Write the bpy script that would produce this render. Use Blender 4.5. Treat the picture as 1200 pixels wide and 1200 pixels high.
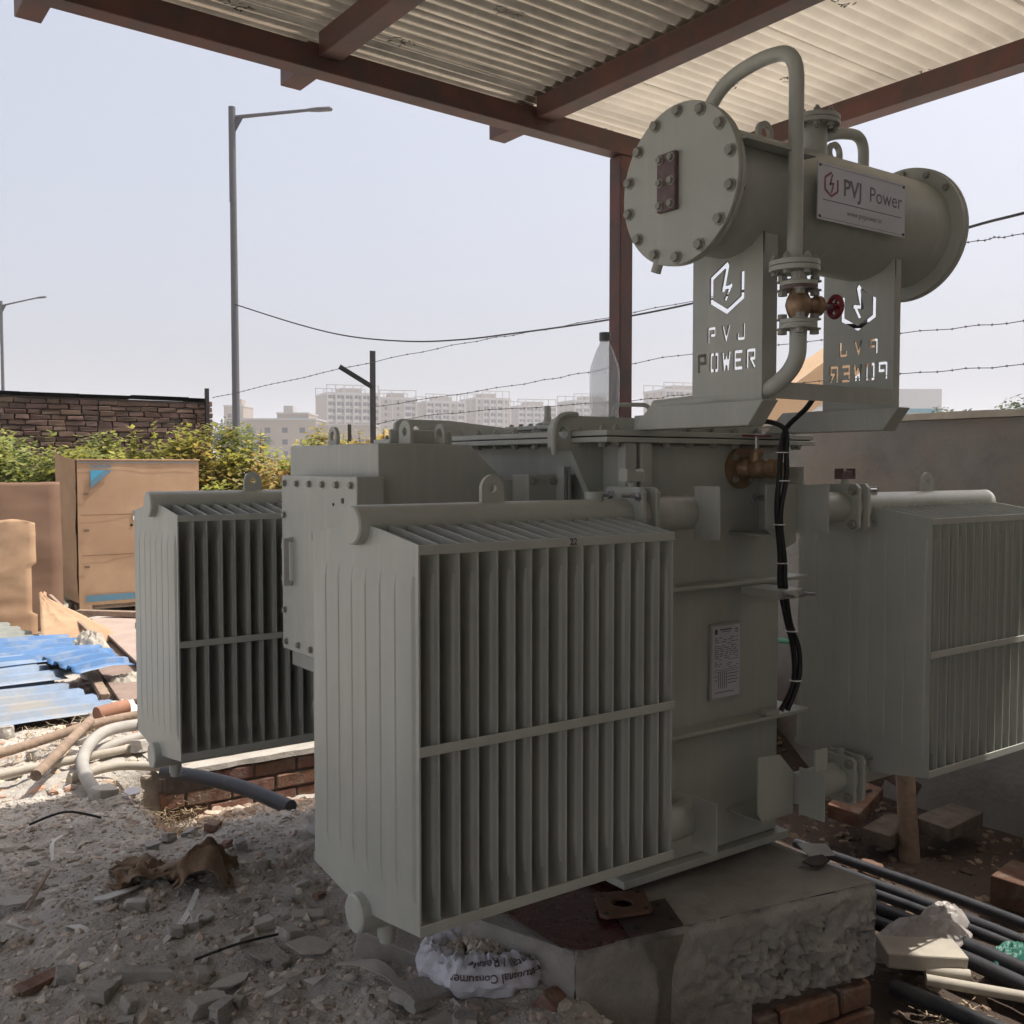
import bpy, bmesh, math, random
from math import sin, cos, pi, radians, sqrt, atan2
from mathutils import Vector, Matrix, noise
from mathutils.bvhtree import BVHTree

for o in list(bpy.data.objects):
    bpy.data.objects.remove(o)
scene = bpy.context.scene
COL = scene.collection
random.seed(7)

# ------------------------------------------------------------------ camera
cam_d = bpy.data.cameras.new('camera')
cam = bpy.data.objects.new('camera', cam_d)
COL.objects.link(cam)
YAW, PITCH = radians(54.272), radians(2.56)
fwd = Vector((cos(YAW) * cos(PITCH), sin(YAW) * cos(PITCH), -sin(PITCH)))
cam.location = (0, 0, 1.5)
cam.rotation_euler = fwd.to_track_quat('-Z', 'Y').to_euler()
cam_d.sensor_width = 36.0
cam_d.lens = 36.0 * 1188.9 / 1200.0
cam_d.clip_start = 0.05
cam_d.clip_end = 6000
scene.camera = cam

# ------------------------------------------------------------------ sky, sun, exposure
SUN = Vector((0.46, -0.14, 1.0)).normalized()
world = bpy.data.worlds.new('World')
scene.world = world
world.use_nodes = True
wn = world.node_tree
sky = wn.nodes.new('ShaderNodeTexSky')
sky.sky_type = 'NISHITA'
sky.sun_disc = False
sky.sun_elevation = math.asin(SUN.z)
sky.sun_rotation = atan2(SUN.x, SUN.y)
sky.altitude = 0
sky.air_density = 0.7
sky.dust_density = 10.0
sky.ozone_density = 1.6
bg = wn.nodes['Background']
hz_mix = wn.nodes.new('ShaderNodeMix'); hz_mix.data_type = 'RGBA'      # thin even cloud veil over the clear sky
hz_mix.inputs[0].default_value = 0.62
hz_mix.inputs[7].default_value = (2.36, 2.43, 2.68, 1)
wn.links.new(sky.outputs['Color'], hz_mix.inputs[6])
wn.links.new(hz_mix.outputs[2], bg.inputs['Color'])
bg.inputs['Strength'].default_value = 0.133

sun_d = bpy.data.lights.new('sun', 'SUN')
sun_d.energy = 2.6
sun_d.angle = radians(0.6)
sun_d.color = (1.0, 0.95, 0.87)
sun_o = bpy.data.objects.new('sun', sun_d)
COL.objects.link(sun_o)
sun_o.rotation_euler = SUN.to_track_quat('Z', 'Y').to_euler()
sun_o.location = (20, -10, 30)

vs = scene.view_settings
vs.view_transform = 'Standard'
vs.look = 'None'
vs.exposure = 1.17
vs.gamma = 1.0
vs.use_curve_mapping = False
cy = scene.cycles
cy.adaptive_threshold = 0.02; cy.max_bounces = 8; cy.diffuse_bounces = 4; cy.glossy_bounces = 3
cy.transmission_bounces = 8; cy.volume_bounces = 1; cy.transparent_max_bounces = 12

# ------------------------------------------------------------------ materials
def mat(name, col, rough=0.6, metal=0.0, var=0.12, scale=6.0, bump=0.0, bscale=60.0,
        col2=None, c2scale=2.0, c2lo=0.45, c2hi=0.65, spec=0.5, alpha=1.0, rvar=0.0,
        attr=None, streak=None, trans=0.0, transl=None, ior=1.45, coat=0.0):
    m = bpy.data.materials.new(name)
    m.use_nodes = True
    nt = m.node_tree
    N, L = nt.nodes, nt.links
    b = N['Principled BSDF']
    b.inputs['Roughness'].default_value = rough
    b.inputs['Metallic'].default_value = metal
    b.inputs['Specular IOR Level'].default_value = spec
    b.inputs['IOR'].default_value = ior
    b.inputs['Alpha'].default_value = alpha
    b.inputs['Transmission Weight'].default_value = trans
    b.inputs['Coat Weight'].default_value = coat
    tc = N.new('ShaderNodeTexCoord')
    geo = N.new('ShaderNodeNewGeometry')
    pos = geo.outputs['Position']
    n1 = N.new('ShaderNodeTexNoise')
    n1.inputs['Scale'].default_value = scale
    n1.inputs['Detail'].default_value = 6
    n1.inputs['Roughness'].default_value = 0.65
    L.new(pos, n1.inputs['Vector'])
    mix = N.new('ShaderNodeMix'); mix.data_type = 'RGBA'
    lo = tuple(c * (1 - var) for c in col) + (1,)
    hi = tuple(min(1, c * (1 + var)) for c in col) + (1,)
    mr = N.new('ShaderNodeMapRange')
    mr.inputs['From Min'].default_value = 0.3
    mr.inputs['From Max'].default_value = 0.7
    L.new(n1.outputs['Fac'], mr.inputs['Value'])
    L.new(mr.outputs['Result'], mix.inputs[0])
    mix.inputs[6].default_value = lo
    mix.inputs[7].default_value = hi
    out = mix.outputs[2]
    if col2 is not None:
        n2 = N.new('ShaderNodeTexNoise')
        n2.inputs['Scale'].default_value = c2scale
        n2.inputs['Detail'].default_value = 8
        n2.inputs['Roughness'].default_value = 0.7
        L.new(pos, n2.inputs['Vector'])
        m2 = N.new('ShaderNodeMapRange')
        m2.inputs['From Min'].default_value = c2lo
        m2.inputs['From Max'].default_value = c2hi
        L.new(n2.outputs['Fac'], m2.inputs['Value'])
        mx = N.new('ShaderNodeMix'); mx.data_type = 'RGBA'
        L.new(m2.outputs['Result'], mx.inputs[0])
        L.new(out, mx.inputs[6])
        mx.inputs[7].default_value = tuple(col2) + (1,)
        out = mx.outputs[2]
    if streak:
        mp = N.new('ShaderNodeMapping'); mp.inputs['Scale'].default_value = (22, 22, 1.4)
        L.new(pos, mp.inputs['Vector'])
        ns = N.new('ShaderNodeTexNoise'); ns.inputs['Scale'].default_value = 1.0; ns.inputs['Detail'].default_value = 7; ns.inputs['Roughness'].default_value = 0.7
        L.new(mp.outputs[0], ns.inputs['Vector'])
        m3 = N.new('ShaderNodeMapRange'); m3.inputs['From Min'].default_value = 0.50; m3.inputs['From Max'].default_value = 0.80
        m3.inputs['To Max'].default_value = streak[1]
        L.new(ns.outputs['Fac'], m3.inputs['Value'])
        n4 = N.new('ShaderNodeTexNoise'); n4.inputs['Scale'].default_value = 38; n4.inputs['Detail'].default_value = 8; n4.inputs['Roughness'].default_value = 0.8
        L.new(pos, n4.inputs['Vector'])
        m4 = N.new('ShaderNodeMapRange'); m4.inputs['From Min'].default_value = 0.58; m4.inputs['From Max'].default_value = 0.75
        m4.inputs['To Max'].default_value = streak[1] * 0.9
        L.new(n4.outputs['Fac'], m4.inputs['Value'])
        mxx = N.new('ShaderNodeMath'); mxx.operation = 'MAXIMUM'
        L.new(m3.outputs['Result'], mxx.inputs[0]); L.new(m4.outputs['Result'], mxx.inputs[1])
        mq = N.new('ShaderNodeMix'); mq.data_type = 'RGBA'
        L.new(mxx.outputs[0], mq.inputs[0]); L.new(out, mq.inputs[6]); mq.inputs[7].default_value = tuple(streak[0]) + (1,)
        out = mq.outputs[2]
    if attr:
        at = N.new('ShaderNodeAttribute'); at.attribute_name = attr
        mm = N.new('ShaderNodeMix'); mm.data_type = 'RGBA'; mm.blend_type = 'MULTIPLY'
        mm.inputs[0].default_value = 1.0
        L.new(out, mm.inputs[6]); L.new(at.outputs['Color'], mm.inputs[7])
        out = mm.outputs[2]
    L.new(out, b.inputs['Base Color'])
    if rvar:
        r = N.new('ShaderNodeMapRange')
        r.inputs['To Min'].default_value = max(0.02, rough - rvar)
        r.inputs['To Max'].default_value = min(1, rough + rvar)
        L.new(n1.outputs['Fac'], r.inputs['Value'])
        L.new(r.outputs['Result'], b.inputs['Roughness'])
    if bump:
        nb = N.new('ShaderNodeTexNoise')
        nb.inputs['Scale'].default_value = bscale
        nb.inputs['Detail'].default_value = 5
        L.new(pos, nb.inputs['Vector'])
        bp = N.new('ShaderNodeBump')
        bp.inputs['Strength'].default_value = bump
        bp.inputs['Distance'].default_value = 0.01
        L.new(nb.outputs['Fac'], bp.inputs['Height'])
        L.new(bp.outputs['Normal'], b.inputs['Normal'])
    if transl is not None:
        t = N.new('ShaderNodeBsdfTranslucent')
        L.new(out, t.inputs['Color'])
        ms = N.new('ShaderNodeMixShader')
        ms.inputs[0].default_value = transl
        L.new(b.outputs[0], ms.inputs[1]); L.new(t.outputs[0], ms.inputs[2])
        L.new(ms.outputs[0], N['Material Output'].inputs['Surface'])
    return m

M = {}
M['paint'] = mat('grey_green_paint', (0.395, 0.412, 0.370), 0.42, var=0.10, scale=2.2, bump=0.05, bscale=180, rvar=0.10,
                 col2=(0.43, 0.435, 0.395), c2scale=5, c2lo=0.5, c2hi=0.8, streak=((0.57, 0.54, 0.48), 0.5))
M['paint_dull'] = mat('grey_green_paint_dusty', (0.41, 0.42, 0.38), 0.55, var=0.08, scale=7.0, bump=0.05, bscale=140)
M['bolt'] = mat('painted_bolt', (0.27, 0.27, 0.235), 0.45, var=0.2, scale=60)
M['zinc'] = mat('zinc_bolt', (0.45, 0.45, 0.46), 0.35, metal=0.9, var=0.2, scale=60)
M['brass'] = mat('weathered_brass', (0.30, 0.20, 0.125), 0.45, metal=0.45, var=0.25, scale=40, rvar=0.15)
M['redwheel'] = mat('red_enamel', (0.20, 0.022, 0.028), 0.4, var=0.15)
M['gauge'] = mat('purplish_casting', (0.13, 0.085, 0.085), 0.45, var=0.25, scale=50)
M['sign'] = mat('sign_aluminium', (0.56, 0.56, 0.60), 0.35, metal=0.15, var=0.05)
M['signink'] = mat('sign_ink_grey', (0.20, 0.18, 0.21), 0.5)
M['signred'] = mat('sign_ink_maroon', (0.30, 0.10, 0.12), 0.5)
M['plateink'] = mat('plate_ink', (0.08, 0.075, 0.09), 0.5)
M['black'] = mat('black_cable', (0.012, 0.012, 0.014), 0.45, var=0.2)
M['tie'] = mat('white_tie', (0.7, 0.7, 0.68), 0.5)
M['beam'] = mat('red_oxide_steel', (0.12, 0.050, 0.041), 0.55, var=0.2, scale=9, bump=0.1, bscale=90, rvar=0.12,
                col2=(0.075, 0.048, 0.042), c2scale=7, c2lo=0.4, c2hi=0.6)
M['sheet_dark'] = mat('galvanised_sheet', (0.36, 0.32, 0.26), 0.20, metal=0.68, var=0.28, scale=5, rvar=0.10, transl=0.10)
M['sheet_cream'] = mat('cream_fibreglass_sheet', (0.66, 0.595, 0.49), 0.35, var=0.12, scale=3, transl=0.20)
M['stamp'] = mat('stamp_ink', (0.03, 0.025, 0.02), 0.7)
M['dirt'] = mat('dirt', (0.38, 0.35, 0.312), 0.95, var=0.28, scale=9, bump=0.9, bscale=70, spec=0.15,
                col2=(0.45, 0.42, 0.38), c2scale=1.6, c2lo=0.4, c2hi=0.75)
M['stone'] = mat('rubble', (0.45, 0.41, 0.36), 0.9, var=0.25, scale=30, bump=0.3, bscale=120, spec=0.2, attr='tone')
M['concrete'] = mat('concrete', (0.33, 0.31, 0.28), 0.9, var=0.2, scale=5, bump=0.5, bscale=90, spec=0.2,
                    col2=(0.22, 0.20, 0.175), c2scale=3, c2lo=0.5, c2hi=0.7)
M['concrete_light'] = mat('pale_concrete', (0.37, 0.34, 0.30), 0.9, var=0.15, scale=8, bump=0.4, bscale=90, spec=0.2)
M['oilstain'] = mat('oil_soaked_concrete', (0.15, 0.132, 0.112), 0.5, var=0.25, scale=20, bump=0.3, bscale=90)
M['brick'] = mat('brick', (0.22, 0.125, 0.092), 0.9, var=0.3, scale=14, bump=0.5, bscale=80, spec=0.15, attr='tone',
                 col2=(0.30, 0.25, 0.21), c2scale=9, c2lo=0.48, c2hi=0.72)
M['oldbrick'] = mat('old_dark_brick', (0.125, 0.085, 0.068), 0.95, var=0.35, scale=5, bump=0.5, bscale=60, spec=0.1, attr='tone',
                    col2=(0.085, 0.068, 0.058), c2scale=2.2)
M['mortar'] = mat('mortar', (0.15, 0.125, 0.108), 0.95, var=0.3, scale=12, bump=0.6, bscale=60, spec=0.1)
M['plaster'] = mat('stained_plaster', (0.26, 0.25, 0.235), 0.9, var=0.3, scale=1.6, bump=0.5, bscale=40, spec=0.2,
                   col2=(0.32, 0.265, 0.215), c2scale=1.1, c2lo=0.45, c2hi=0.65)
M['cap'] = mat('cement_cap', (0.50, 0.45, 0.38), 0.9, var=0.2, scale=6, bump=0.4)
M['card'] = mat('cardboard', (0.40, 0.265, 0.165), 0.85, var=0.16, scale=2.5, bump=0.06, bscale=30, spec=0.2,
                col2=(0.37, 0.235, 0.145), c2scale=1.5)
M['card_brown'] = mat('brown_cardboard', (0.19, 0.118, 0.08), 0.85, var=0.1, scale=2, spec=0.2)
M['blueink'] = mat('carton_blue_ink', (0.10, 0.20, 0.27), 0.8)
M['cyanink'] = mat('carton_cyan_ink', (0.06, 0.27, 0.42), 0.8)
M['wood'] = mat('weathered_wood', (0.27, 0.20, 0.15), 0.85, var=0.25, scale=18, bump=0.3, bscale=60, spec=0.2)
M['ply'] = mat('dusty_plywood', (0.33, 0.26, 0.22), 0.9, var=0.12, scale=5, bump=0.1, spec=0.15)
M['ply_dark'] = mat('plywood_edge', (0.22, 0.16, 0.13), 0.9, var=0.2, scale=8)
M['bluesheet'] = mat('blue_roof_sheet', (0.065, 0.165, 0.34), 0.5, var=0.15, scale=4,
                     col2=(0.22, 0.25, 0.29), c2scale=5, c2lo=0.47, c2hi=0.68)
M['palesheet'] = mat('faded_blue_roof_sheet', (0.17, 0.235, 0.33), 0.55, var=0.15, scale=3,
                     col2=(0.27, 0.26, 0.24), c2scale=2.2, c2lo=0.45, c2hi=0.65)
M['greysheet'] = mat('grey_roof_sheet', (0.20, 0.21, 0.19), 0.6, var=0.15, scale=4)
M['conduit'] = mat('dusty_grey_conduit', (0.34, 0.32, 0.29), 0.7, var=0.15, scale=8)
M['conduit_pale'] = mat('pale_pipe', (0.40, 0.36, 0.30), 0.7, var=0.15, scale=8)
M['blackpipe'] = mat('black_pipe', (0.035, 0.036, 0.042), 0.5, var=0.3, scale=10, rvar=0.15,
                     col2=(0.06, 0.057, 0.055), c2scale=6, c2lo=0.55, c2hi=0.75)
M['sack'] = mat('white_woven_sack', (0.58, 0.58, 0.62), 0.6, var=0.10, scale=12, bump=0.2, bscale=200,
                col2=(0.36, 0.33, 0.30), c2scale=7, c2lo=0.55, c2hi=0.75)
M['sackink'] = mat('sack_ink', (0.12, 0.075, 0.075), 0.8)
M['paper_brown'] = mat('crumpled_brown_sacking', (0.20, 0.135, 0.085), 0.8, var=0.25, scale=10, bump=0.4, bscale=60)
M['white_trash'] = mat('white_plastic_scrap', (0.55, 0.53, 0.50), 0.6, var=0.12, scale=12)
M['tile'] = mat('grey_tile_shard', (0.41, 0.385, 0.345), 0.7, var=0.15, scale=12, bump=0.2)
M['oilred'] = mat('oily_red_gasket_sheet', (0.075, 0.022, 0.02), 0.28, var=0.35, scale=14, rvar=0.12, bump=0.2, bscale=30)
M['gasketgrey'] = mat('dark_grey_cap', (0.12, 0.12, 0.13), 0.5)
M['gasket'] = mat('dark_gasket_plate', (0.06, 0.042, 0.036), 0.5, var=0.25, scale=20)
M['gasket_rust'] = mat('rusty_flange_plate', (0.14, 0.075, 0.05), 0.6, var=0.25, scale=20)
M['film'] = mat('cloudy_plastic_film', (0.50, 0.46, 0.44), 0.35, var=0.1, alpha=0.6, bump=0.3, bscale=60)
M['green_plastic'] = mat('green_plastic', (0.02, 0.12, 0.09), 0.5, var=0.25)
M['pink'] = mat('pink_plastic', (0.42, 0.09, 0.11), 0.6, var=0.15)
M['mint'] = mat('mint_green_strap', (0.16, 0.42, 0.32), 0.6)
M['terracotta'] = mat('terracotta_pipe', (0.30, 0.15, 0.095), 0.8, var=0.2)
M['pole'] = mat('galvanised_pole', (0.11, 0.11, 0.12), 0.6, metal=0.2, var=0.1)
M['fence'] = mat('dark_angle_iron', (0.014, 0.013, 0.013), 0.6, var=0.3, scale=10)
M['wire'] = mat('dark_wire', (0.045, 0.043, 0.045), 0.6)
M['leaf'] = mat('bush_leaf', (0.26, 0.27, 0.085), 0.6, var=0.25, scale=2.5, attr='tone', transl=0.45, spec=0.3)
M['leaf_far'] = mat('far_leaf', (0.07, 0.10, 0.045), 0.7, var=0.3, attr='tone', transl=0.25, spec=0.2)
M['stem'] = mat('bush_stem', (0.12, 0.085, 0.05), 0.9, var=0.2)
M['straw'] = mat('dry_straw', (0.40, 0.31, 0.20), 0.9, var=0.25, scale=20)
M['bld'] = mat('far_concrete_wall', (0.25, 0.21, 0.175), 0.9, var=0.08, scale=0.1)
M['bld2'] = mat('far_beige_wall', (0.25, 0.215, 0.18), 0.9, var=0.06, scale=0.1)
M['slab'] = mat('far_pale_slab', (0.31, 0.30, 0.29), 0.9, var=0.05, scale=0.1)
M['bldwin'] = mat('far_window_dark', (0.045, 0.05, 0.06), 0.3, var=0.1, scale=0.2)
M['glassblue'] = mat('blue_glass_cladding', (0.10, 0.24, 0.30), 0.2, var=0.1, scale=0.2)
M['whitewall'] = mat('white_wall', (0.45, 0.45, 0.46), 0.8, var=0.05)
M['tarp'] = mat('tan_tarpaulin', (0.52, 0.36, 0.22), 0.8, var=0.1, scale=1.2, transl=0.25)
M['pale_bounce'] = mat('pale_bounce_plaster', (0.62, 0.61, 0.58), 0.9, var=0.1, scale=2, bump=0.3, bscale=40)  # coat of the added rear wall, kept pale to bounce fill light
M['wgrey'] = mat('offwhite_label', (0.7, 0.7, 0.68), 0.6)

def glass_mat(name, col, rough, ior):
    m = bpy.data.materials.new(name); m.use_nodes = True
    b = m.node_tree.nodes['Principled BSDF']
    b.inputs['Base Color'].default_value = col + (1,)
    b.inputs['Roughness'].default_value = rough
    b.inputs['IOR'].default_value = ior
    b.inputs['Transmission Weight'].default_value = 0.92
    return m
M['pet'] = mat('cloudy_bottle_plastic', (0.62, 0.66, 0.70), 0.15, var=0.05, alpha=0.36)
M['oil'] = glass_mat('clear_liquid', (0.90, 0.93, 0.97), 0.05, 1.20)

# ------------------------------------------------------------------ helpers
WM = {}   # world matrix of every object built here

def link(o, parent=None, local=None):
    COL.objects.link(o)
    lm = local if local is not None else Matrix.Identity(4)
    if parent is None:
        o.matrix_world = lm
        WM[o.name] = lm.copy()
    else:
        o.parent = parent
        o.matrix_parent_inverse = WM[parent.name].inverted()
        o.matrix_basis = lm
        WM[o.name] = lm.copy()
    return o

def tag(o, label, cat=None, group=None, kind=None):
    if label: o['label'] = label
    if cat: o['category'] = cat
    if group: o['group'] = group
    if kind: o['kind'] = kind
    return o

def thing(name, label, cat, loc=(0, 0, 0), group=None):
    e = bpy.data.objects.new(name, None)
    e.empty_display_size = 0.2
    link(e, None, Matrix.Translation(loc))
    return tag(e, label, cat, group)

def frame_of(d):
    d = d.normalized()
    a = Vector((0, 0, 1)) if abs(d.z) < 0.9 else Vector((1, 0, 0))
    u = d.cross(a).normalized()
    return u, d.cross(u).normalized()

class MB:
    def __init__(s):
        s.v, s.f, s.tone = [], [], []
    def add(s, vs, fs, tone=None):
        n = len(s.v)
        s.v += [tuple(q) for q in vs]
        s.f += [tuple(i + n for i in f) for f in fs]
        if tone is not None:
            s.tone += [tone] * len(vs)
        return s
    def box(s, x0, x1, y0, y1, z0, z1, tone=None):
        vs = [(x, y, z) for z in (z0, z1) for y in (y0, y1) for x in (x0, x1)]
        return s.add(vs, [(0, 2, 3, 1), (4, 5, 7, 6), (0, 1, 5, 4), (2, 6, 7, 3), (0, 4, 6, 2), (1, 3, 7, 5)], tone)
    def obox(s, c, hx, hy, hz, rot=None, tone=None, jit=0.0):
        vs = []
        for z in (-1, 1):
            for y in (-1, 1):
                for x in (-1, 1):
                    q = Vector((x * hx, y * hy, z * hz))
                    if jit: q += Vector([random.uniform(-jit, jit) for _ in range(3)])
                    if rot is not None: q = rot @ q
                    vs.append(Vector(c) + q)
        return s.add(vs, [(0, 2, 3, 1), (4, 5, 7, 6), (0, 1, 5, 4), (2, 6, 7, 3), (0, 4, 6, 2), (1, 3, 7, 5)], tone)
    def bar(s, p, q, w, h, up=(0, 0, 1)):
        p, q = Vector(p), Vector(q)
        d = (q - p).normalized()
        sx = d.cross(Vector(up)).normalized() * (w / 2)
        u = sx.cross(d).normalized() * (h / 2)
        vs = [p - sx - u, p + sx - u, p + sx + u, p - sx + u, q - sx - u, q + sx - u, q + sx + u, q - sx + u]
        return s.add(vs, [(0, 1, 2, 3), (7, 6, 5, 4), (0, 4, 5, 1), (1, 5, 6, 2), (2, 6, 7, 3), (3, 7, 4, 0)])
    def cyl(s, p, q, r, r2=None, n=20, cap=True):
        p, q = Vector(p), Vector(q)
        r2 = r if r2 is None else r2
        u, w = frame_of(q - p)
        vs = []
        for c, rr in ((p, r), (q, r2)):
            for i in range(n):
                a = 2 * pi * i / n
                vs.append(c + (u * cos(a) + w * sin(a)) * rr)
        fs = [(i, (i + 1) % n, n + (i + 1) % n, n + i) for i in range(n)]
        if cap:
            fs += [tuple(range(n - 1, -1, -1)), tuple(range(n, 2 * n))]
        return s.add(vs, fs)
    def tube(s, pts, r, n=12, cap=True, squash=1.0):
        pts = [Vector(q) for q in pts]
        rs = r if isinstance(r, (list, tuple)) else [r] * len(pts)
        vs, fs = [], []
        u = None
        for i, c in enumerate(pts):
            d = (pts[min(i + 1, len(pts) - 1)] - pts[max(i - 1, 0)]).normalized()
            if u is None: u = frame_of(d)[0]
            u = (u - d * u.dot(d)).normalized()
            w = d.cross(u)
            for k in range(n):
                a = 2 * pi * k / n
                vs.append(c + (u * cos(a) + w * sin(a)) * rs[i])
        for i in range(len(pts) - 1):
            for k in range(n):
                fs.append((i * n + k, i * n + (k + 1) % n, (i + 1) * n + (k + 1) % n, (i + 1) * n + k))
        if cap:
            fs.append(tuple(range(n - 1, -1, -1)))
            m = (len(pts) - 1) * n
            fs.append(tuple(range(m, m + n)))
        return s.add(vs, fs)
    def lathe(s, prof, o, axis=(0, 0, 1), n=28):
        o = Vector(o); ax = Vector(axis).normalized()
        u, w = frame_of(ax)
        vs, fs = [], []
        for (r, h) in prof:
            for k in range(n):
                a = 2 * pi * k / n
                vs.append(o + ax * h + (u * cos(a) + w * sin(a)) * r)
        m = len(prof)
        for i in range(m - 1):
            for k in range(n):
                fs.append((i * n + k, i * n + (k + 1) % n, (i + 1) * n + (k + 1) % n, (i + 1) * n + k))
        fs.append(tuple(range(n - 1, -1, -1)))
        fs.append(tuple(range((m - 1) * n, m * n)))
        return s.add(vs, fs)
    def prism(s, poly, plane, a, b):
        def P(q, t):
            if plane == 'YZ': return (t, q[0], q[1])
            if plane == 'XZ': return (q[0], t, q[1])
            return (q[0], q[1], t)
        n = len(poly)
        vs = [P(q, a) for q in poly] + [P(q, b) for q in poly]
        fs = [tuple(range(n - 1, -1, -1)), tuple(range(n, 2 * n))]
        fs += [(i, (i + 1) % n, n + (i + 1) % n, n + i) for i in range(n)]
        return s.add(vs, fs)
    def holed(s, poly, hole, r, plane, a, b, n=24):
        # convex plate with one round hole
        cx, cy = hole
        outer = []
        for k in range(n):
            t = 2 * pi * k / n
            dx, dy = cos(t), sin(t)
            best = 1e9
            for i in range(len(poly)):
                (x1, y1), (x2, y2) = poly[i], poly[(i + 1) % len(poly)]
                ex, ey = x2 - x1, y2 - y1
                den = dx * ey - dy * ex
                if abs(den) < 1e-9: continue
                tt = ((x1 - cx) * ey - (y1 - cy) * ex) / den
                uu = ((x1 - cx) * dy - (y1 - cy) * dx) / den
                if tt > 0 and -1e-6 <= uu <= 1 + 1e-6: best = min(best, tt)
            outer.append((cx + dx * best, cy + dy * best))
        inner = [(cx + r * cos(2 * pi * k / n), cy + r * sin(2 * pi * k / n)) for k in range(n)]
        def P(q, t):
            if plane == 'YZ': return (t, q[0], q[1])
            if plane == 'XZ': return (q[0], t, q[1])
            return (q[0], q[1], t)
        vs = [P(q, a) for q in outer] + [P(q, a) for q in inner] + [P(q, b) for q in outer] + [P(q, b) for q in inner]
        fs = []
        for k in range(n):
            j = (k + 1) % n
            fs += [(k, j, n + j, n + k), (2 * n + j, 2 * n + k, 3 * n + k, 3 * n + j),
                   (k, 2 * n + k, 2 * n + j, j), (n + j, 3 * n + j, 3 * n + k, n + k)]
        return s.add(vs, fs)
    def mesh(s, name, m=None, smooth=30):
        me = bpy.data.meshes.new(name)
        me.from_pydata(s.v, [], s.f)
        bm = bmesh.new(); bm.from_mesh(me)
        bmesh.ops.recalc_face_normals(bm, faces=bm.faces)
        bm.to_mesh(me); bm.free()
        if s.tone:
            at = me.attributes.new('tone', 'FLOAT_COLOR', 'POINT')
            for i, t in enumerate(s.tone):
                at.data[i].color = (t[0], t[1], t[2], 1) if isinstance(t, (tuple, list)) else (t, t, t, 1)
        if m is not None: me.materials.append(m)
        if smooth:
            for p_ in me.polygons: p_.use_smooth = True
            me.set_sharp_from_angle(angle=radians(smooth))
        return me
    def build(s, name, m, parent=None, smooth=30, bevel=0.0, local=None):
        me = s.mesh(name, m, smooth)
        o = bpy.data.objects.new(name, me)
        link(o, parent, local)
        if bevel:
            b = o.modifiers.new('bevel', 'BEVEL')
            b.width = bevel; b.segments = 2; b.limit_method = 'ANGLE'; b.angle_limit = radians(40)
        return o

def inst(name, me, parent, local):
    o = bpy.data.objects.new(name, me)
    return link(o, parent, local)

def orient(loc, axis, roll=0.0, sc=1.0):
    q = Vector(axis).to_track_quat('Z', 'Y').to_matrix().to_4x4()
    return Matrix.Translation(loc) @ q @ Matrix.Rotation(roll, 4, 'Z') @ Matrix.Scale(sc, 4)

def hexbolt(r, h, washer=True, stud=0.0):
    b = MB()
    if washer: b.cyl((0, 0, -0.001), (0, 0, r * 0.18), r * 1.35, n=14)
    b.cyl((0, 0, r * 0.18), (0, 0, h), r, n=6)
    if stud: b.cyl((0, 0, h), (0, 0, h + stud), r * 0.5, n=8)
    return b
BOLT = hexbolt(0.0125, 0.014).mesh('bolt', M['bolt'])
BOLT_S = hexbolt(0.009, 0.010).mesh('bolt_small', M['bolt'])
BOLT_T = hexbolt(0.011, 0.011, stud=0.007).mesh('bolt_stud', M['bolt'])
STUD = hexbolt(0.013, 0.014, stud=0.045).mesh('stud_bolt', M['zinc'])

def smoothpath(pts, k=6, closed=False):
    # Catmull-Rom through the points
    pts = [Vector(q) for q in pts]
    out = []
    n = len(pts)
    for i in range(n - 1):
        p0, p1, p2, p3 = pts[max(i - 1, 0)], pts[i], pts[i + 1], pts[min(i + 2, n - 1)]
        for j in range(k):
            t = j / k
            out.append(0.5 * ((2 * p1) + (p2 - p0) * t + (2 * p0 - 5 * p1 + 4 * p2 - p3) * t * t + (3 * p1 - p0 - 3 * p2 + p3) * t ** 3))
    out.append(pts[-1])
    return out

def roundpath(pts, r, k=7):
    # straight runs joined by circular-looking bends
    pts = [Vector(q) for q in pts]
    out = [pts[0]]
    for i in range(1, len(pts) - 1):
        a, b, c = pts[i - 1], pts[i], pts[i + 1]
        ra = min(r, (a - b).length * 0.49); rc = min(r, (c - b).length * 0.49)
        s, e = b + (a - b).normalized() * ra, b + (c - b).normalized() * rc
        for j in range(k + 1):
            t = j / k
            out.append(s * (1 - t) ** 2 + b * 2 * t * (1 - t) + e * t * t)
    out.append(pts[-1])
    return out

def text_mesh(body, size, m, name='lettering', extrude=0.0, align='LEFT', bold=0.0, space=1.0):
    c = bpy.data.curves.new(name, 'FONT')
    c.body = body; c.size = size; c.extrude = extrude; c.align_x = align; c.align_y = 'CENTER'
    c.offset = bold; c.space_character = space; c.resolution_u = 3
    o = bpy.data.objects.new(name, c)
    COL.objects.link(o)
    dg = bpy.context.evaluated_depsgraph_get()
    me = bpy.data.meshes.new_from_object(o.evaluated_get(dg))
    bpy.data.objects.remove(o)
    bpy.data.curves.remove(c)
    me.materials.clear()
    me.materials.append(m)
    return me

def basis(o, u, v):
    u, v = Vector(u).normalized(), Vector(v).normalized()
    w = u.cross(v)
    m = Matrix((u, v, w)).transposed().to_4x4()
    m.translation = Vector(o)
    return m

def fbm(x, y, z=0.0, s=1.0, o=4):
    return noise.fractal(Vector((x * s, y * s, z * s)), 1.0, 2.0, o)

def sst(a, b, x):
    t = max(0.0, min(1.0, (x - a) / (b - a)))
    return t * t * (3 - 2 * t)

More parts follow.
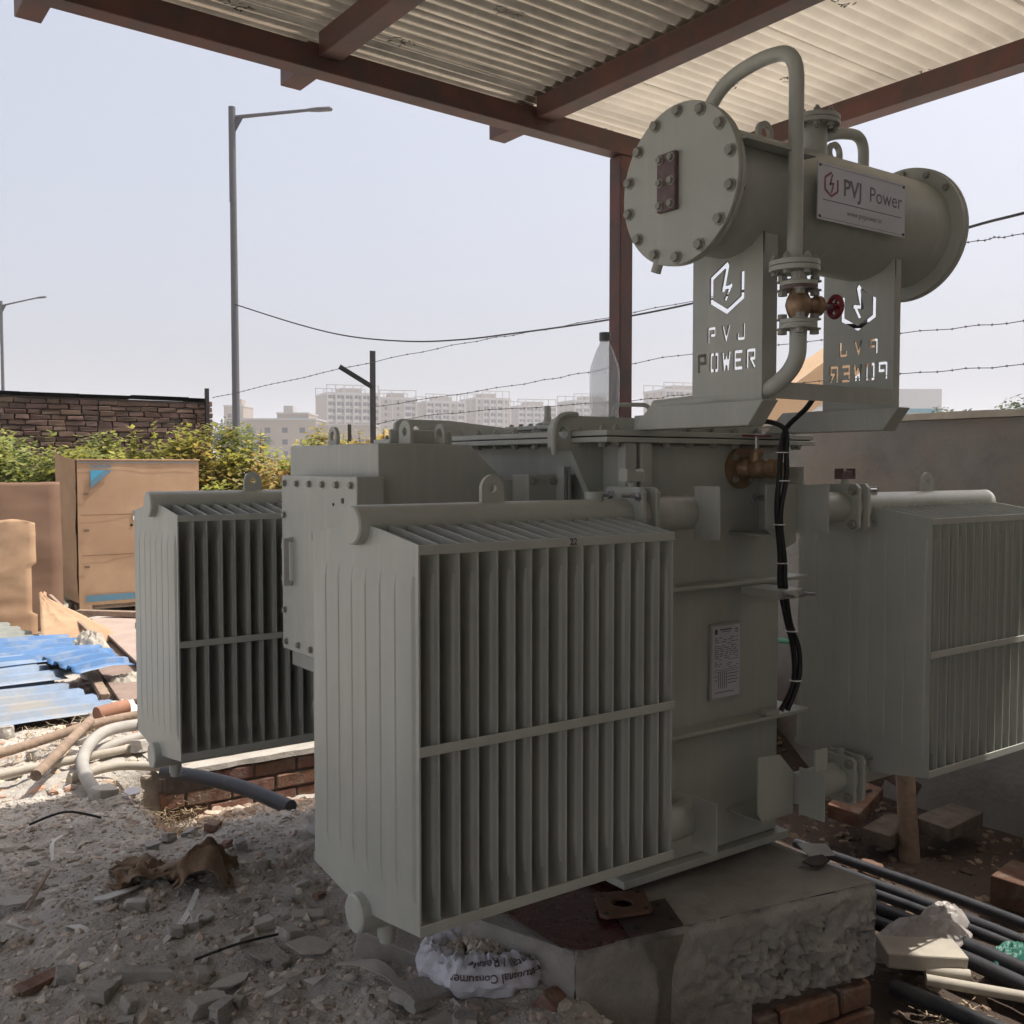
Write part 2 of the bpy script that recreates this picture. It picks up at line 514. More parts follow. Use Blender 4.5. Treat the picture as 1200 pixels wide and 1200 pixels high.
# ------------------------------------------------------------------ ground
def ground_h(x, y):
    r = sqrt(x * x + y * y)
    det = 1.0 - sst(12, 30, r)
    h = 0.0
    mound = 0.06 * (1 - sst(1.5, 2.2, x)) * (1 - sst(4.3, 4.9, y)) * sst(-3, 1.0, y)
    h += mound
    h += 0.05 * fbm(x + 3.1, y, 0, 0.9, 3) * det
    near = (1 - sst(6, 9, r))
    h += (0.030 * fbm(x, y, 5, 3.2, 4) + 0.018 * fbm(x, y, 9, 11, 3)) * near
    trench = sst(3.92, 4.22, y) * (1 - sst(5.03, 5.12, y)) * sst(1.15, 1.45, x) * (1 - sst(4.2, 4.6, x))
    h = h * (1 - trench) + trench * (-0.25 + 0.04 * fbm(x, y, 2, 3, 3))
    pit = sst(2.25, 2.6, x) * (1 - sst(4.9, 5.3, x)) * (1 - sst(3.6, 4.2, y))
    h = h * (1 - 0.8 * pit) - 0.30 * pit
    pit2 = sst(1.70, 1.86, x) * (1 - sst(2.25, 2.6, x)) * (1 - sst(2.0, 2.12, y))
    h -= 0.30 * pit2
    return h

def axis_coords(c0, c1, step, far, ratio=1.22):
    cs = []
    n = int((c1 - c0) / step)
    cs = [c0 + (c1 - c0) * i / n for i in range(n + 1)]
    s = step
    x = c1
    while x < far:
        s *= ratio; x += s; cs.append(x)
    s = step; x = c0
    lo = []
    while x > -far:
        s *= ratio; x -= s; lo.append(x)
    return lo[::-1] + cs

xs = axis_coords(-0.6, 4.4, 0.025, 2600)
ys = axis_coords(1.2, 6.6, 0.025, 2600)
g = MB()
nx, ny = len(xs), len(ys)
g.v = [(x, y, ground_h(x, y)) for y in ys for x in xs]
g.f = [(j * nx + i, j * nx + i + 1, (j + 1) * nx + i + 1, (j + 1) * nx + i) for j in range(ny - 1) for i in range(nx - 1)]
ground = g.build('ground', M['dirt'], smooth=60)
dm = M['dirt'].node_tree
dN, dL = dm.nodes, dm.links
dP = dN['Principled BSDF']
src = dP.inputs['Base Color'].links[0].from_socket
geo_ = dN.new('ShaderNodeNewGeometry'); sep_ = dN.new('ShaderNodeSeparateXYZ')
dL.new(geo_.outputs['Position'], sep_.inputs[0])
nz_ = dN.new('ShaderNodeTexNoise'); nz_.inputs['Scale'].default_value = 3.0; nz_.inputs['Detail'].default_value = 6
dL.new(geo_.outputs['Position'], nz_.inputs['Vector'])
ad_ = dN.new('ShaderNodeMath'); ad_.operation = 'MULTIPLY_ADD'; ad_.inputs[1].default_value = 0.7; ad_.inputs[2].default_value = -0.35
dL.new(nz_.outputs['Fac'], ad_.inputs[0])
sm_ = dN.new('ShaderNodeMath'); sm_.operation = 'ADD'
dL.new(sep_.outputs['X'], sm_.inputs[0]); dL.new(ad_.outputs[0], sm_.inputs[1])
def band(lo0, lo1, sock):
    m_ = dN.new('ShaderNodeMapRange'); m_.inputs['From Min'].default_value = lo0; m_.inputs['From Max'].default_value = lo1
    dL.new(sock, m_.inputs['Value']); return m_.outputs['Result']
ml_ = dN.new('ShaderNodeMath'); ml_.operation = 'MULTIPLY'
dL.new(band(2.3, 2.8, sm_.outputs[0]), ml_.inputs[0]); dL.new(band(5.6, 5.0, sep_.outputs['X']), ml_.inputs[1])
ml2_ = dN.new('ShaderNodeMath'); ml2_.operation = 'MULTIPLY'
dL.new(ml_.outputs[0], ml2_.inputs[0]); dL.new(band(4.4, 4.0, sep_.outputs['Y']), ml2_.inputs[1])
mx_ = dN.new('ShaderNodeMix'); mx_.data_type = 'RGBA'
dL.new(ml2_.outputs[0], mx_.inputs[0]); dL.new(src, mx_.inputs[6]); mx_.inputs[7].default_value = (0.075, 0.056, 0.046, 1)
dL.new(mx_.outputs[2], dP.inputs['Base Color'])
tag(ground, 'grey brown earth yard with a rubble mound and a dug pit', None, None, 'structure')

# ------------------------------------------------------------------ concrete pad under the transformer
PA, PB, PC, PD = Vector((1.69, 2.06)), Vector((2.74, 1.86)), Vector((2.86, 3.75)), Vector((1.78, 3.75))
PE = Vector((1.57, 2.44))
pad = thing('concrete_pad', 'rough concrete plinth over brickwork under the transformer', 'plinth', (2.1, 2.8, -0.45))
def pad_side(p, q, z0, z1, amp, spall):
    b = MB()
    L = (q - p).length
    nu, nv = max(2, int(L / 0.010)), max(2, int((z1 - z0) / 0.010))
    d = (q - p) / L
    nrm = Vector((d.y, -d.x))
    for j in range(nv + 1):
        for i in range(nu + 1):
            u, z = L * i / nu, z0 + (z1 - z0) * j / nv
            c = p + d * u
            k = fbm(c.x, c.y, z, 7, 4) * amp * 1.6
            n2 = fbm(c.x + 9, c.y, z, 17, 4)
            s = spall(u / L, (z - z0) / (z1 - z0))
            n3 = fbm(c.x, c.y + 4, z, 42, 3)
            k -= s * (0.013 * sst(0.02, 0.10, n2) + 0.009 * sst(0.08, 0.20, n3) + 0.005 * n3 + 0.014 * max(0.0, n2 - 0.2))
            edge = 1 - sst(0.0, 0.03, z1 - z) if j < nv + 1 else 0
            k -= edge * (0.010 + 0.030 * max(0.0, n2))
            b.v.append((c.x + nrm.x * k, c.y + nrm.y * k, z))
    for j in range(nv):
        for i in range(nu):
            w = nu + 1
            b.f.append((j * w + i, j * w + i + 1, (j + 1) * w + i + 1, (j + 1) * w + i))
    return b
padb = MB()
ftop = 0.2
s1 = pad_side(PA, PB, -0.09, ftop, 0.006, lambda u, v: sst(0.25, 0.6, u) * (1 - sst(0.55, 0.95, v)) + 0.15)
s2 = pad_side(PE, PA, -0.30, ftop, 0.006, lambda u, v: 0.15)
s4 = pad_side(PD, PE, -0.30, ftop, 0.006, lambda u, v: 0.15)
s3 = pad_side(PB, PC, -0.09, ftop, 0.006, lambda u, v: 0.5 * (1 - sst(0.5, 0.9, v)))
for s_ in (s1, s2, s3, s4): padb.add(s_.v, s_.f)
# top skin
nt_ = 60
for j in range(nt_ + 1):
    for i in range(nt_ + 1):
        u, v = i / nt_, j / nt_
        e = 0.012
        a = PA.lerp(PB, u); c = PD.lerp(PC, u)
        vv = e / 1.7 + v * (1 - e / 1.7)
        lf = PA.lerp(PE, vv / 0.225) if vv < 0.225 else PE.lerp(PD, (vv - 0.225) / 0.775)
        q = lf.lerp(PB.lerp(PC, vv), 0.003 + 0.994 * u)
        if True:
            ed = min(u, 1 - u, v) * 1.2
            padb_z = ftop + 0.004 * fbm(q.x, q.y, 0, 6, 3) * sst(0, 0.05, ed)
        padb.v.append((q.x, q.y, padb_z))
base_i = len(padb.v) - (nt_ + 1) ** 2
for j in range(nt_):
    for i in range(nt_):
        w = nt_ + 1
        padb.f.append((base_i + j * w + i, base_i + j * w + i + 1, base_i + (j + 1) * w + i + 1, base_i + (j + 1) * w + i))
padb.build('slab', M['concrete'], pad, smooth=50)
core = MB()
def inset_poly(k):
    c = (PA + PB + PC + PD) / 4
    return [tuple(c + (q - c) * (1 - k)) for q in (PA, PB, PC, PD, PE + Vector((0.03, 0)))]
core.prism(inset_poly(0.035), 'XY', -0.6, 0.17)
core.build('core', M['mortar'], pad, smooth=0)
def brick_run(parent, p, q, z0, courses, bl=0.225, bh=0.07, bd=0.10, gap=0.012, mname='brick', jit=0.003, vary=0.0, skip=0.0, tone=(0.75, 1.2), out=0.0, rnd=None, offs0=0.0):
    R = rnd or random
    L = (q - p).length
    d = (q - p) / L
    nrm = Vector((d.y, -d.x))
    n = 0
    rot = Matrix(((d.x, -nrm.x, 0), (d.y, -nrm.y, 0), (0, 0, 1)))
    for c in range(courses):
        off = (0 if c % 2 == 0 else -(bl + gap) / 2) + offs0
        u = off
        z = z0 + c * (bh + gap) + bh / 2
        while u < L - 0.02:
            bb_ = bl * (1 + R.uniform(-vary, vary))
            a, b = max(u, 0), min(u + bb_, L)
            u += bb_ + gap
            if b - a < 0.03 or R.random() < skip: continue
            c0 = p + d * ((a + b) / 2) + nrm * (out - bd / 2 + R.uniform(-0.006, 0.006))
            t = R.uniform(*tone)
            mb = MB()
            mb.obox((0, 0, 0), (b - a) / 2, bd / 2, bh / 2, None, (t, t * R.uniform(0.92, 1.04), t * R.uniform(0.9, 1.05)), jit)
            o = bpy.data.objects.new('brick', mb.mesh('brick', M[mname], 0))
            rr = Matrix.Rotation(R.uniform(-0.012, 0.012), 3, 'Y')
            link(o, parent, Matrix.Translation((c0.x, c0.y, z)) @ (rot @ rr).to_4x4())
            bv = o.modifiers.new('bevel', 'BEVEL'); bv.width = 0.006; bv.segments = 1
            n += 1
    return n
d_ = (PB - PA).normalized()
brick_run(pad, PA + d_ * 0.60, PB - d_ * 0.01, -0.435, 4, out=0.004, tone=(0.6, 1.25), vary=0.12, jit=0.006)
d3 = (PC - PB).normalized()
brick_run(pad, PB + d3 * 0.004, PB + d3 * 0.75, -0.435, 4, out=0.004, offs0=-0.1)
stn = MB()
nrm_ = Vector((d_.y, -d_.x))
prof_ = [(0.0, 0.215, 0.345), (0.02, 0.22, 0.34), (0.05, 0.235, 0.325), (0.08, 0.255, 0.312), (0.12, 0.262, 0.305), (0.18, 0.264, 0.303), (0.25, 0.262, 0.302), (0.285, 0.265, 0.300)]
for (dz_, ua, ub) in prof_:
    for u_s in (ua, ub):
        c_ = PA + d_ * u_s + nrm_ * 0.0075
        stn.v.append((c_.x, c_.y, ftop - 0.012 - dz_))
stn.f = [(2 * i, 2 * i + 1, 2 * i + 3, 2 * i + 2) for i in range(len(prof_) - 1)]
stn.build('oil_stain', M['oilstain'], pad, smooth=0)
low = MB()
for k_ in range(1):
    low.prism([tuple(PA + d_ * 0.0 + Vector((0.012, 0.012))), tuple(PA + d_ * 0.60 + Vector((0, 0.01))), tuple(PA + d_ * 0.6 + Vector((0.02, 0.1))), tuple(PA + Vector((0.05, 0.1)))], 'XY', -0.5, -0.06)
low.build('plaster_skirt', M['concrete'], pad, smooth=0)

# ------------------------------------------------------------------ TRANSFORMER
TX0, TX1, TY0, TY1, TZ0, TZ1 = 2.04, 2.735, 2.25, 3.54, 0.26, 1.57
TCX = 2.3875
T = thing('power_transformer', 'grey-green oil transformer with finned radiators and a conservator drum', 'transformer', (2.39, 2.9, 0.2))

tank = MB().box(TX0, TX1, TY0, TY1, TZ0, TZ1).build('tank', M['paint'], T, bevel=0.008)
MB().box(TX0 - 0.03, TX1 + 0.03, TY0 - 0.03, TY1 + 0.03, 0.235, 0.26).build('base_plate', M['paint'], T, bevel=0.003)
for xx in (2.12, 2.58):
    MB().box(xx, xx + 0.08, TY0 + 0.05, TY1 - 0.05, 0.2005, 0.235).build('base_channel', M['paint_dull'], T)
# stiffener shelves right round the tank
for z in (1.128, 0.674):
    b = MB()
    o_ = 0.065
    b.box(TX0 - o_, TX1 + o_ + 0.02, TY0 - o_, TY0, z - 0.006, z + 0.006)
    b.box(TX0 - o_, TX0, TY0 + 0.0005, TY1, z - 0.006, z + 0.006)
    b.box(TX1, TX1 + o_ + 0.02, TY0 + 0.0005, TY1, z - 0.006, z + 0.006)
    b.box(TX0 - o_, TX1 + o_ + 0.02, TY1 + 0.0005, TY1 + o_, z - 0.006, z + 0.006)
    b.build('stiffener', M['paint'], T, bevel=0.002)
# bolted top flange: rim on the tank and cover on the rim
FX0, FX1, FY0, FY1 = 1.916, 2.85, 2.20, 3.62
rim = MB().box(FX0, FX1, FY0, FY1, 1.571, 1.586).build('tank_rim', M['paint'], T, bevel=0.002)
cover = MB().box(FX0 + 0.004, FX1 - 0.004, FY0 + 0.004, FY1 - 0.004, 1.590, 1.606).build('top_cover', M['paint'], T, bevel=0.002)
MB().box(FX0 + 0.012, FX1 - 0.012, FY0 + 0.012, FY1 - 0.012, 1.5845, 1.5915).build('cover_gasket', M['black'], T)
for k in range(13):
    y = FY0 + 0.06 + k * (FY1 - FY0 - 0.12) / 12
    for xx in (FX0 + 0.035, FX1 - 0.035):
        inst('bolt', BOLT_T, cover, orient((xx, y, 1.606), (0, 0, 1), k))
        inst('bolt', BOLT, rim, orient((xx, y, 1.571), (0, 0, -1), k))
for k in range(9):
    x = FX0 + 0.06 + k * (FX1 - FX0 - 0.12) / 8
    inst('bolt', BOLT, rim, orient((x, FY0 + 0.028, 1.571), (0, 0, -1), k))
    if not (2.0 < x < 2.2 or 2.6 < x < 2.8):
        inst('bolt', BOLT_T, cover, orient((x, FY0 + 0.028, 1.606), (0, 0, 1), k))
# vertical bars under the flange at the near corner
for xx in (2.00, 2.062):
    MB().box(xx, xx + 0.045, TY0 - 0.036, TY0 - 0.001, 1.38, 1.570).build('corner_bar', M['paint'], T, bevel=0.002)
MB().box(2.112, 2.634, 2.245, 2.30, 1.6065, 1.655).build('cover_rail', M['paint'], T, bevel=0.003)
# raised inspection cover on top
ins = MB().box(2.52, 2.74, 3.22, 3.46, 1.607, 1.650).build('inspection_neck', M['paint'], T, bevel=0.002)
MB().box(2.48, 2.78, 3.18, 3.50, 1.651, 1.666).build('inspection_cover', M['paint'], ins, bevel=0.002)
for k in range(5):
    inst('bolt', BOLT_S, ins, orient((2.50 + k * 0.065, 3.20, 1.666), (0, 0, 1), k))
    inst('bolt', BOLT_S, ins, orient((2.50, 3.21 + k * 0.067, 1.666), (0, 0, 1), k))
    inst('bolt', BOLT_S, ins, orient((2.50 + k * 0.065, 3.20, 1.651), (0, 0, -1), k))
MB().lathe([(0.05, 0), (0.05, 0.012), (0.018, 0.02), (0.014, 0.05), (0.014, 0.085), (0.0, 0.088)], (2.60, 3.36, 1.667), n=14).build('vent_plug', M['paint_dull'], ins)
MB().tube(roundpath([(2.40, 2.72, 1.607), (2.40, 2.72, 1.72), (2.52, 2.66, 1.72), (2.52, 2.66, 1.607)], 0.03), 0.008, 8).build('grab_handle', M['paint_dull'], T)
# long lifting plate on the far left of the cover with one eye
b = MB().holed([(1.99, 1.607), (2.75, 1.607), (2.75, 1.672), (2.73, 1.69), (2.01, 1.69), (1.99, 1.67)], (2.09, 1.648), 0.016, 'XZ', 3.57, 3.585)
b.build('lifting_plate', M['paint'], T)
# hooked lifting lug at the near left corner (plate across the corner, thick rim)
lug_poly = [(1.842, 1.535), (1.842, 1.61), (1.855, 1.638), (1.885, 1.652), (2.19, 1.652), (2.19, 1.607), (1.916, 1.607), (1.904, 1.60), (1.904, 1.562), (1.915, 1.5605), (2.0395, 1.5605), (2.0395, 1.40), (1.985, 1.42), (1.90, 1.545), (1.872, 1.545), (1.872, 1.535)]
b = MB().holed([(1.845, 1.548), (1.845, 1.612), (1.862, 1.64), (1.888, 1.652), (1.915, 1.652), (1.915, 1.548)], (1.886, 1.60), 0.017, 'XZ', 2.36, 2.385)
b.box(1.915, 2.19, 2.36, 2.385, 1.608, 1.652)
b.prism([(1.915, 1.548), (1.915, 1.569), (2.0395, 1.569), (2.0395, 1.385), (2.005, 1.385)], 'XZ', 2.36, 2.385)
b.tube(smoothpath([(1.842, 2.35, 1.535), (1.842, 2.35, 1.605), (1.858, 2.35, 1.642), (1.89, 2.35, 1.655), (1.93, 2.35, 1.655)], 4), 0.008, 8)
b.build('lifting_lug', M['paint'], T)

# ---- radiator
PITCH_F, LROW, NF = 0.0494, 0.7423, 16
ZT, ZB, HZT, HZB = 1.335, 0.496, 1.366, 0.459
HR = 0.046
def fin_mesh(face=False):
    prof = [(-0.26, 0.0022), (-0.246, 0.0022), (-0.240, 0.0075)]
    n = 7
    wd = 0.48 / n
    for k in range(n):
        y0 = -0.24 + k * wd
        prof += [(y0 + 0.004, 0.0090), (y0 + wd - 0.004, 0.0090)]
        if k < n - 1: prof += [(y0 + wd - 0.001, 0.0066), (y0 + wd + 0.001, 0.0066)]
    prof += [(0.240, 0.0075), (0.246, 0.0022), (0.26, 0.0022)]
    def shoulder(y):
        return max(0.0, 1 - max(0.0, abs(y) - 0.05) / 0.21)
    rows = []
    for (y, t) in prof:
        s = shoulder(y)
        zt, zb = ZT + 0.032 * s, ZB - 0.030 * s
        flat = 0.0030 if abs(y) < 0.246 else 0.0022
        col = [(zb, 0.0022), (zb + 0.012, flat), (0.565, 0.0040 if abs(y) < 0.246 else t), (0.60, t), (1.235, t), (1.268, 0.0040 if abs(y) < 0.246 else t), (zt - 0.012, flat), (zt, 0.0022)]
        rows.append((y, col))
    b = MB()
    m = 8
    for sgn in (-1, 1):
        for (y, col) in rows:
            for (z, t) in col: b.v.append((sgn * t, y, z))
    N_ = len(rows)
    for sidx in range(2):
        o = sidx * N_ * m
        for i in range(N_ - 1):
            for j in range(m - 1):
                b.f.append((o + i * m + j, o + i * m + j + 1, o + (i + 1) * m + j + 1, o + (i + 1) * m + j))
    o = N_ * m
    for i in range(N_ - 1):
        b.f.append((i * m, (i + 1) * m, o + (i + 1) * m, o + i * m))
        b.f.append((i * m + m - 1, (i + 1) * m + m - 1, o + (i + 1) * m + m - 1, o + i * m + m - 1))
    for j in range(m - 1):
        b.f.append((j, j + 1, o + j + 1, o + j))
        e = (N_ - 1) * m
        b.f.append((e + j, e + j + 1, o + e + j + 1, o + e + j))
    return b.mesh('fin', M['paint'], 14)
FIN = fin_mesh()

RF = random.Random(31)
def radiator(x0, yc, flip, label):
    """x0 = first fin, flip: flanges on the low-X side."""
    def X(l): return (LROW - l) if flip else l
    loc = Matrix.Translation((x0, yc, 0))
    def xr(a, b_): return sorted((X(a), X(b_)))
    def header(hz):
        h = MB()
        h.lathe([(HR * 0.9, 0), (HR, 0.004), (HR, 0.836)], (X(-0.028), 0, hz), (X(1) - X(0), 0, 0), n=28)
        return h
    rad = header(HZT).build('radiator', M['paint'], T, local=loc)
    bh = header(HZB).build('bottom_header', M['paint'], rad, local=loc)
    # drain and vent bosses
    MB().lathe([(0.022, 0.0), (0.022, 0.039), (0.0175, 0.040), (0.0175, 0.052)], (X(0.06), 0, HZB - 0.036), (0, 0, -1), n=14).build('drain_plug', M['paint'], rad, local=loc)
    MB().cyl((X(0.70), 0, HZT + 0.034), (X(0.70), 0, HZT + 0.066), 0.024, n=14).build('vent_plug', M['paint'], rad, local=loc)
    tag(rad, label)
    for i in range(NF):
        jx = 0 if i in (0, NF - 1) else RF.gauss(0, 0.0011)
        inst('fin', FIN, rad, loc @ Matrix.Translation((i * LROW / (NF - 1) + jx, 0, 0)) @ Matrix.Rotation(RF.gauss(0, 0.005), 4, 'Z'))
    for sy in (-1, 1):
        for (z0, z1) in ((ZT - 0.021, ZT), (0.884, 0.906), (ZB, ZB + 0.024)):
            y0, y1 = sorted((sy * 0.2605, sy * 0.2655))
            MB().box(-0.004, LROW + 0.004, y0, y1, z0, z1).build('spacer_strip', M['paint_dull'], rad, bevel=0.0015, local=loc)
    # lifting eye on the top header
    r_, c0 = 0.032, HZT + HR + 0.034
    lx = X(0.365)
    poly = [(lx - 0.034, HZT + HR - 0.010), (lx + 0.034, HZT + HR - 0.010), (lx + 0.034, c0)] + [(lx + 0.034 * cos(a), c0 + 0.034 * sin(a)) for a in [pi * k / 10 for k in range(1, 10)]] + [(lx - 0.034, c0)]
    MB().holed(poly, (lx, c0), 0.011, 'XZ', -0.006, 0.006).build('lifting_eye', M['paint_dull'], rad, local=loc)
    # bolted flanges and valve body, top and bottom
    for hz in (HZT, HZB):
        for (a, b_) in ((0.808, 0.822), (0.858, 0.872)):
            q0, q1 = xr(a, b_)
            c = 0.014
            k = 0.078
            poly = [(-k + c, hz - k), (k - c, hz - k), (k, hz - k + c), (k, hz + k - c), (k - c, hz + k), (-k + c, hz + k), (-k, hz + k - c), (-k, hz - k + c)]
            MB().prism(poly, 'YZ', q0, q1).build('flange', M['paint'], rad, bevel=0.0015, local=loc)
        q0, q1 = xr(0.8225, 0.8575)
        vb = MB().cyl((q0, 0, hz), (q1, 0, hz), 0.060, n=24)
        vb.cyl(((q0 + q1) / 2, 0, hz + 0.05), ((q0 + q1) / 2, 0, hz + 0.092), 0.013, n=12)
        vo = vb.build('valve_body', M['paint_dull'], rad, local=loc)
        if hz == HZT:
            mx = (q0 + q1) / 2
            MB().box(mx - 0.028, mx + 0.028, -0.014, 0.014, hz + 0.093, hz + 0.120).box(mx - 0.034, mx - 0.028, -0.017, 0.017, hz + 0.093, hz + 0.128).box(mx + 0.028, mx + 0.034, -0.017, 0.017, hz + 0.093, hz + 0.128).build('valve_handle', M['gauge'] if flip else M['paint_dull'], vo, bevel=0.001, local=loc)
        s_ = -1 if not flip else 1
        for yy in (-0.056, 0.056):
            for zz in (-0.056, 0.056):
                inst('stud_bolt', STUD, rad, loc @ orient((X(0.808), yy, hz + zz), (s_, 0, 0), 0.3))
                inst('bolt', BOLT, rad, loc @ orient((X(0.872), yy, hz + zz), (-s_, 0, 0), 0.3))
    return rad
RYC, RYC2, RX1, RX3 = 2.098, 3.693, 1.0812, 2.9735
R1 = radiator(RX1, RYC, False, 'near finned radiator with 22 marked on its top strip')
R2 = radiator(RX1, RYC2, False, 'far left finned radiator partly hidden by the cable box')
R3 = radiator(RX3, RYC, True, 'right-hand finned radiator with a sunlit header pipe')
R4 = radiator(RX3, RYC2, True, None)
inst('mark', text_mesh('22', 0.022, M['plateink'], 'mark', bold=0.0005), R1, basis((RX1 + 0.402, RYC - 0.2672, 1.325), (1, 0, 0), (0, 0, 1)))

# ---- elbows and jacking brackets joining the headers to the tank end
for (hz, up) in ((HZT, True), (HZB, False)):
    for side in (-1, 1):
        xf = RX1 + 0.872 if side < 0 else RX3 + LROW - 0.872 - 0.0 - (0.0)
        xf = RX1 + 0.872 if side < 0 else RX3 - 0.130
        xe = 2.185 if side < 0 else 2.585
        if side < 0: MB().tube(roundpath([(xf, RYC, hz), (xe, RYC, hz), (xe, TY0 + 0.0, hz)], 0.09, 10), 0.050, 24).build('elbow_pipe', M['paint'], T)
        else: MB().cyl((xf, RYC + 0.0, hz), (2.634, RYC, hz), 0.050, n=24).build('inlet_pipe', M['paint'], T)
        xp = 2.142 if side < 0 else 2.628
        zz0, zz1 = hz - 0.074, hz + 0.078
        MB().box(xp - 0.003, xp + 0.003, 1.975, 2.072, zz0, zz1).build('guard_plate', M['paint'], T, bevel=0.001)
        xi = 2.23 if side < 0 else 2.475
        a, c = (xp + 0.0035, xi) if side < 0 else (xi, xp - 0.0035)
        if side > 0:
            zlo, zhi = hz - 0.078, hz + 0.078
            poly = [(2.478, zlo + 0.02), (2.575, zlo - 0.045), (2.6245, zlo - 0.03), (2.6245, zhi), (2.478, zhi)] if up else [(2.455, zlo + 0.03), (2.475, zlo + 0.005), (2.6245, zlo), (2.6245, zhi - 0.02), (2.56, zhi + 0.045), (2.455, zhi + 0.055)]
            MB().prism(poly, 'XZ', 2.094, 2.100).build('jacking_bracket', M['paint'], T)
            MB().box(2.48, 2.6245, 2.1005, TY0 - 0.001, zlo - 0.004, zlo).build('bracket_shelf', M['paint'], T)
            if up: MB().box(2.6255, 2.6315, 2.0725, TY0 - 0.001, zlo, zhi + 0.055).build('back_plate', M['paint'], T)
            if not up: MB().box(2.60, 2.66, 1.99, 1.996, zhi + 0.004, zhi + 0.075).build('small_gusset', M['paint'], T)
        else:
            gp = MB()
            gp.prism([(2.06, hz - 0.085), (2.135, hz - 0.085), (2.20, hz - 0.12), (2.06, hz - 0.17)] if up else [(2.06, hz + 0.24), (2.20, hz + 0.13), (2.20, hz - 0.05), (2.06, hz - 0.07)], 'XZ', 2.20, 2.206)
            gp.build('gusset', M['paint'], T)

# ---- cable box between the two left radiators
cb = MB()
cb.prism([(1.388, 0.83), (1.388, 1.568), (1.70, 1.568), (1.827, 1.46), (2.0395, 1.46), (2.0395, 0.83)], 'XZ', 2.586, 3.205)
cbox = cb.build('cable_box', M['paint'], T, bevel=0.003)
cov = MB().box(1.302, 1.3875, 2.552, 3.078, 0.915, 1.472).build('cover_plate', M['paint'], cbox, bevel=0.003)
tag(cov, 'flat bolted cover with a vertical handle')
for k in range(6):
    y = 2.585 + k * (3.05 - 2.585) / 5
    inst('bolt', BOLT_S, cov, orient((1.302, y, 1.447), (-1, 0, 0), k))
    inst('bolt', BOLT_S, cov, orient((1.302, y, 0.94), (-1, 0, 0), k))
    if 0 < k < 5:
        z = 0.94 + k * (1.447 - 0.94) / 5
        inst('bolt', BOLT_S, cov, orient((1.302, 3.055, z), (-1, 0, 0), k))
        inst('bolt', BOLT_S, cov, orient((1.302, 2.575, z), (-1, 0, 0), k))
inst('knockout_hole', MB().cyl((0, 0, 0), (0, 0, 0.002), 0.008, n=12).mesh('knockout_hole', M['black']), cov, orient((1.3018, 2.64, 1.402), (-1, 0, 0)))
inst('knockout_hole', MB().cyl((0, 0, 0), (0, 0, 0.002), 0.005, n=12).mesh('knockout_hole', M['black']), cov, orient((1.3018, 2.70, 1.390), (-1, 0, 0)))
MB().box(1.272, 1.290, 2.995, 3.010, 1.125, 1.275).box(1.290, 1.3018, 2.995, 3.010, 1.125, 1.140).box(1.290, 1.3018, 2.995, 3.010, 1.262, 1.277).build('handle', M['paint_dull'], cov, bevel=0.002)
# bolted duct from the box to the tank
MB().box(1.86, 2.0395, 2.50, 2.585, 1.30, 1.475).build('duct', M['paint'], cbox, bevel=0.002)
for xx in (1.968, 1.985):
    MB().box(xx, xx + 0.010, 2.46, 2.4995, 1.28, 1.50).build('duct_flange', M['paint_dull'], cbox)
for xx in (1.88, 1.955):
    inst('bolt', BOLT_S, cbox, orient((xx, 2.5, 1.455), (0, -1, 0)))
# eyes on the cable box roof
def eye(parent, x, y, z, r=0.036, hole=0.017, plane='YZ', t=0.012):
    u = y if plane == 'YZ' else x
    poly = [(u - r, z - 0.003), (u + r, z - 0.003), (u + r, z + r)] + [(u + r * cos(a), z + r + r * sin(a)) for a in [pi * k / 10 for k in range(1, 10)]] + [(u - r, z + r)]
    w = x if plane == 'YZ' else y
    return MB().holed(poly, (u, z + r), hole, plane, w - t / 2, w + t / 2).build('lifting_eye', M['paint_dull'], parent)
eye(cbox, 1.46, 3.02, 1.569, 0.030, 0.016)
eye(cbox, 1.50, 2.62, 1.569, 0.034, 0.013)
eye(cbox, 1.62, 2.62, 1.569, 0.030, 0.016)
MB().box(1.48, 1.70, 2.68, 2.694, 1.5695, 1.612).build('roof_rib', M['paint_dull'], cbox, bevel=0.005)

# ---- rating plate
rp = MB().box(2.399, 2.527, TY0 - 0.012, TY0 - 0.0105, 0.757, 0.988).build('rating_plate', M['sign'], T)
tag(rp, 'silver rating plate printed with rows of data')
pm = MB()
rnd = random.Random(3)
def ink(u0, u1, z, h=0.0022):
    pm.box(2.399 + u0, 2.399 + u1, TY0 - 0.0128, TY0 - 0.0121, z, z + h)
pm.box(2.409, 2.421, TY0 - 0.0128, TY0 - 0.0121, 0.962, 0.978)
ink(0.034, 0.088, 0.974, 0.004); ink(0.040, 0.082, 0.968, 0.002)
ink(0.104, 0.118, 0.972, 0.004); ink(0.104, 0.118, 0.964, 0.003)
z = 0.955
for k in range(16):
    z -= 0.0065
    u = 0.010
    while u < 0.115:
        w = rnd.uniform(0.008, 0.024)
        if rnd.random() < 0.75: ink(u, min(u + w, 0.119), z, 0.0020)
        u += w + rnd.uniform(0.004, 0.010)
for k in range(5):
    pm.box(2.399 + 0.028 + k * 0.009, 2.399 + 0.030 + k * 0.009, TY0 - 0.0128, TY0 - 0.0121, 0.786, 0.838)
for zz in (0.845, 0.839): ink(0.008, 0.120, zz, 0.0012)
for (u0, u1, z) in ((0.07, 0.12, 0.83), (0.07, 0.115, 0.82), (0.07, 0.12, 0.81), (0.072, 0.11, 0.80), (0.01, 0.022, 0.825), (0.01, 0.022, 0.812), (0.012, 0.10, 0.772)):
    ink(u0, u1, z, 0.0022)
pm.build('printed_rows', M['plateink'], rp, smooth=0)
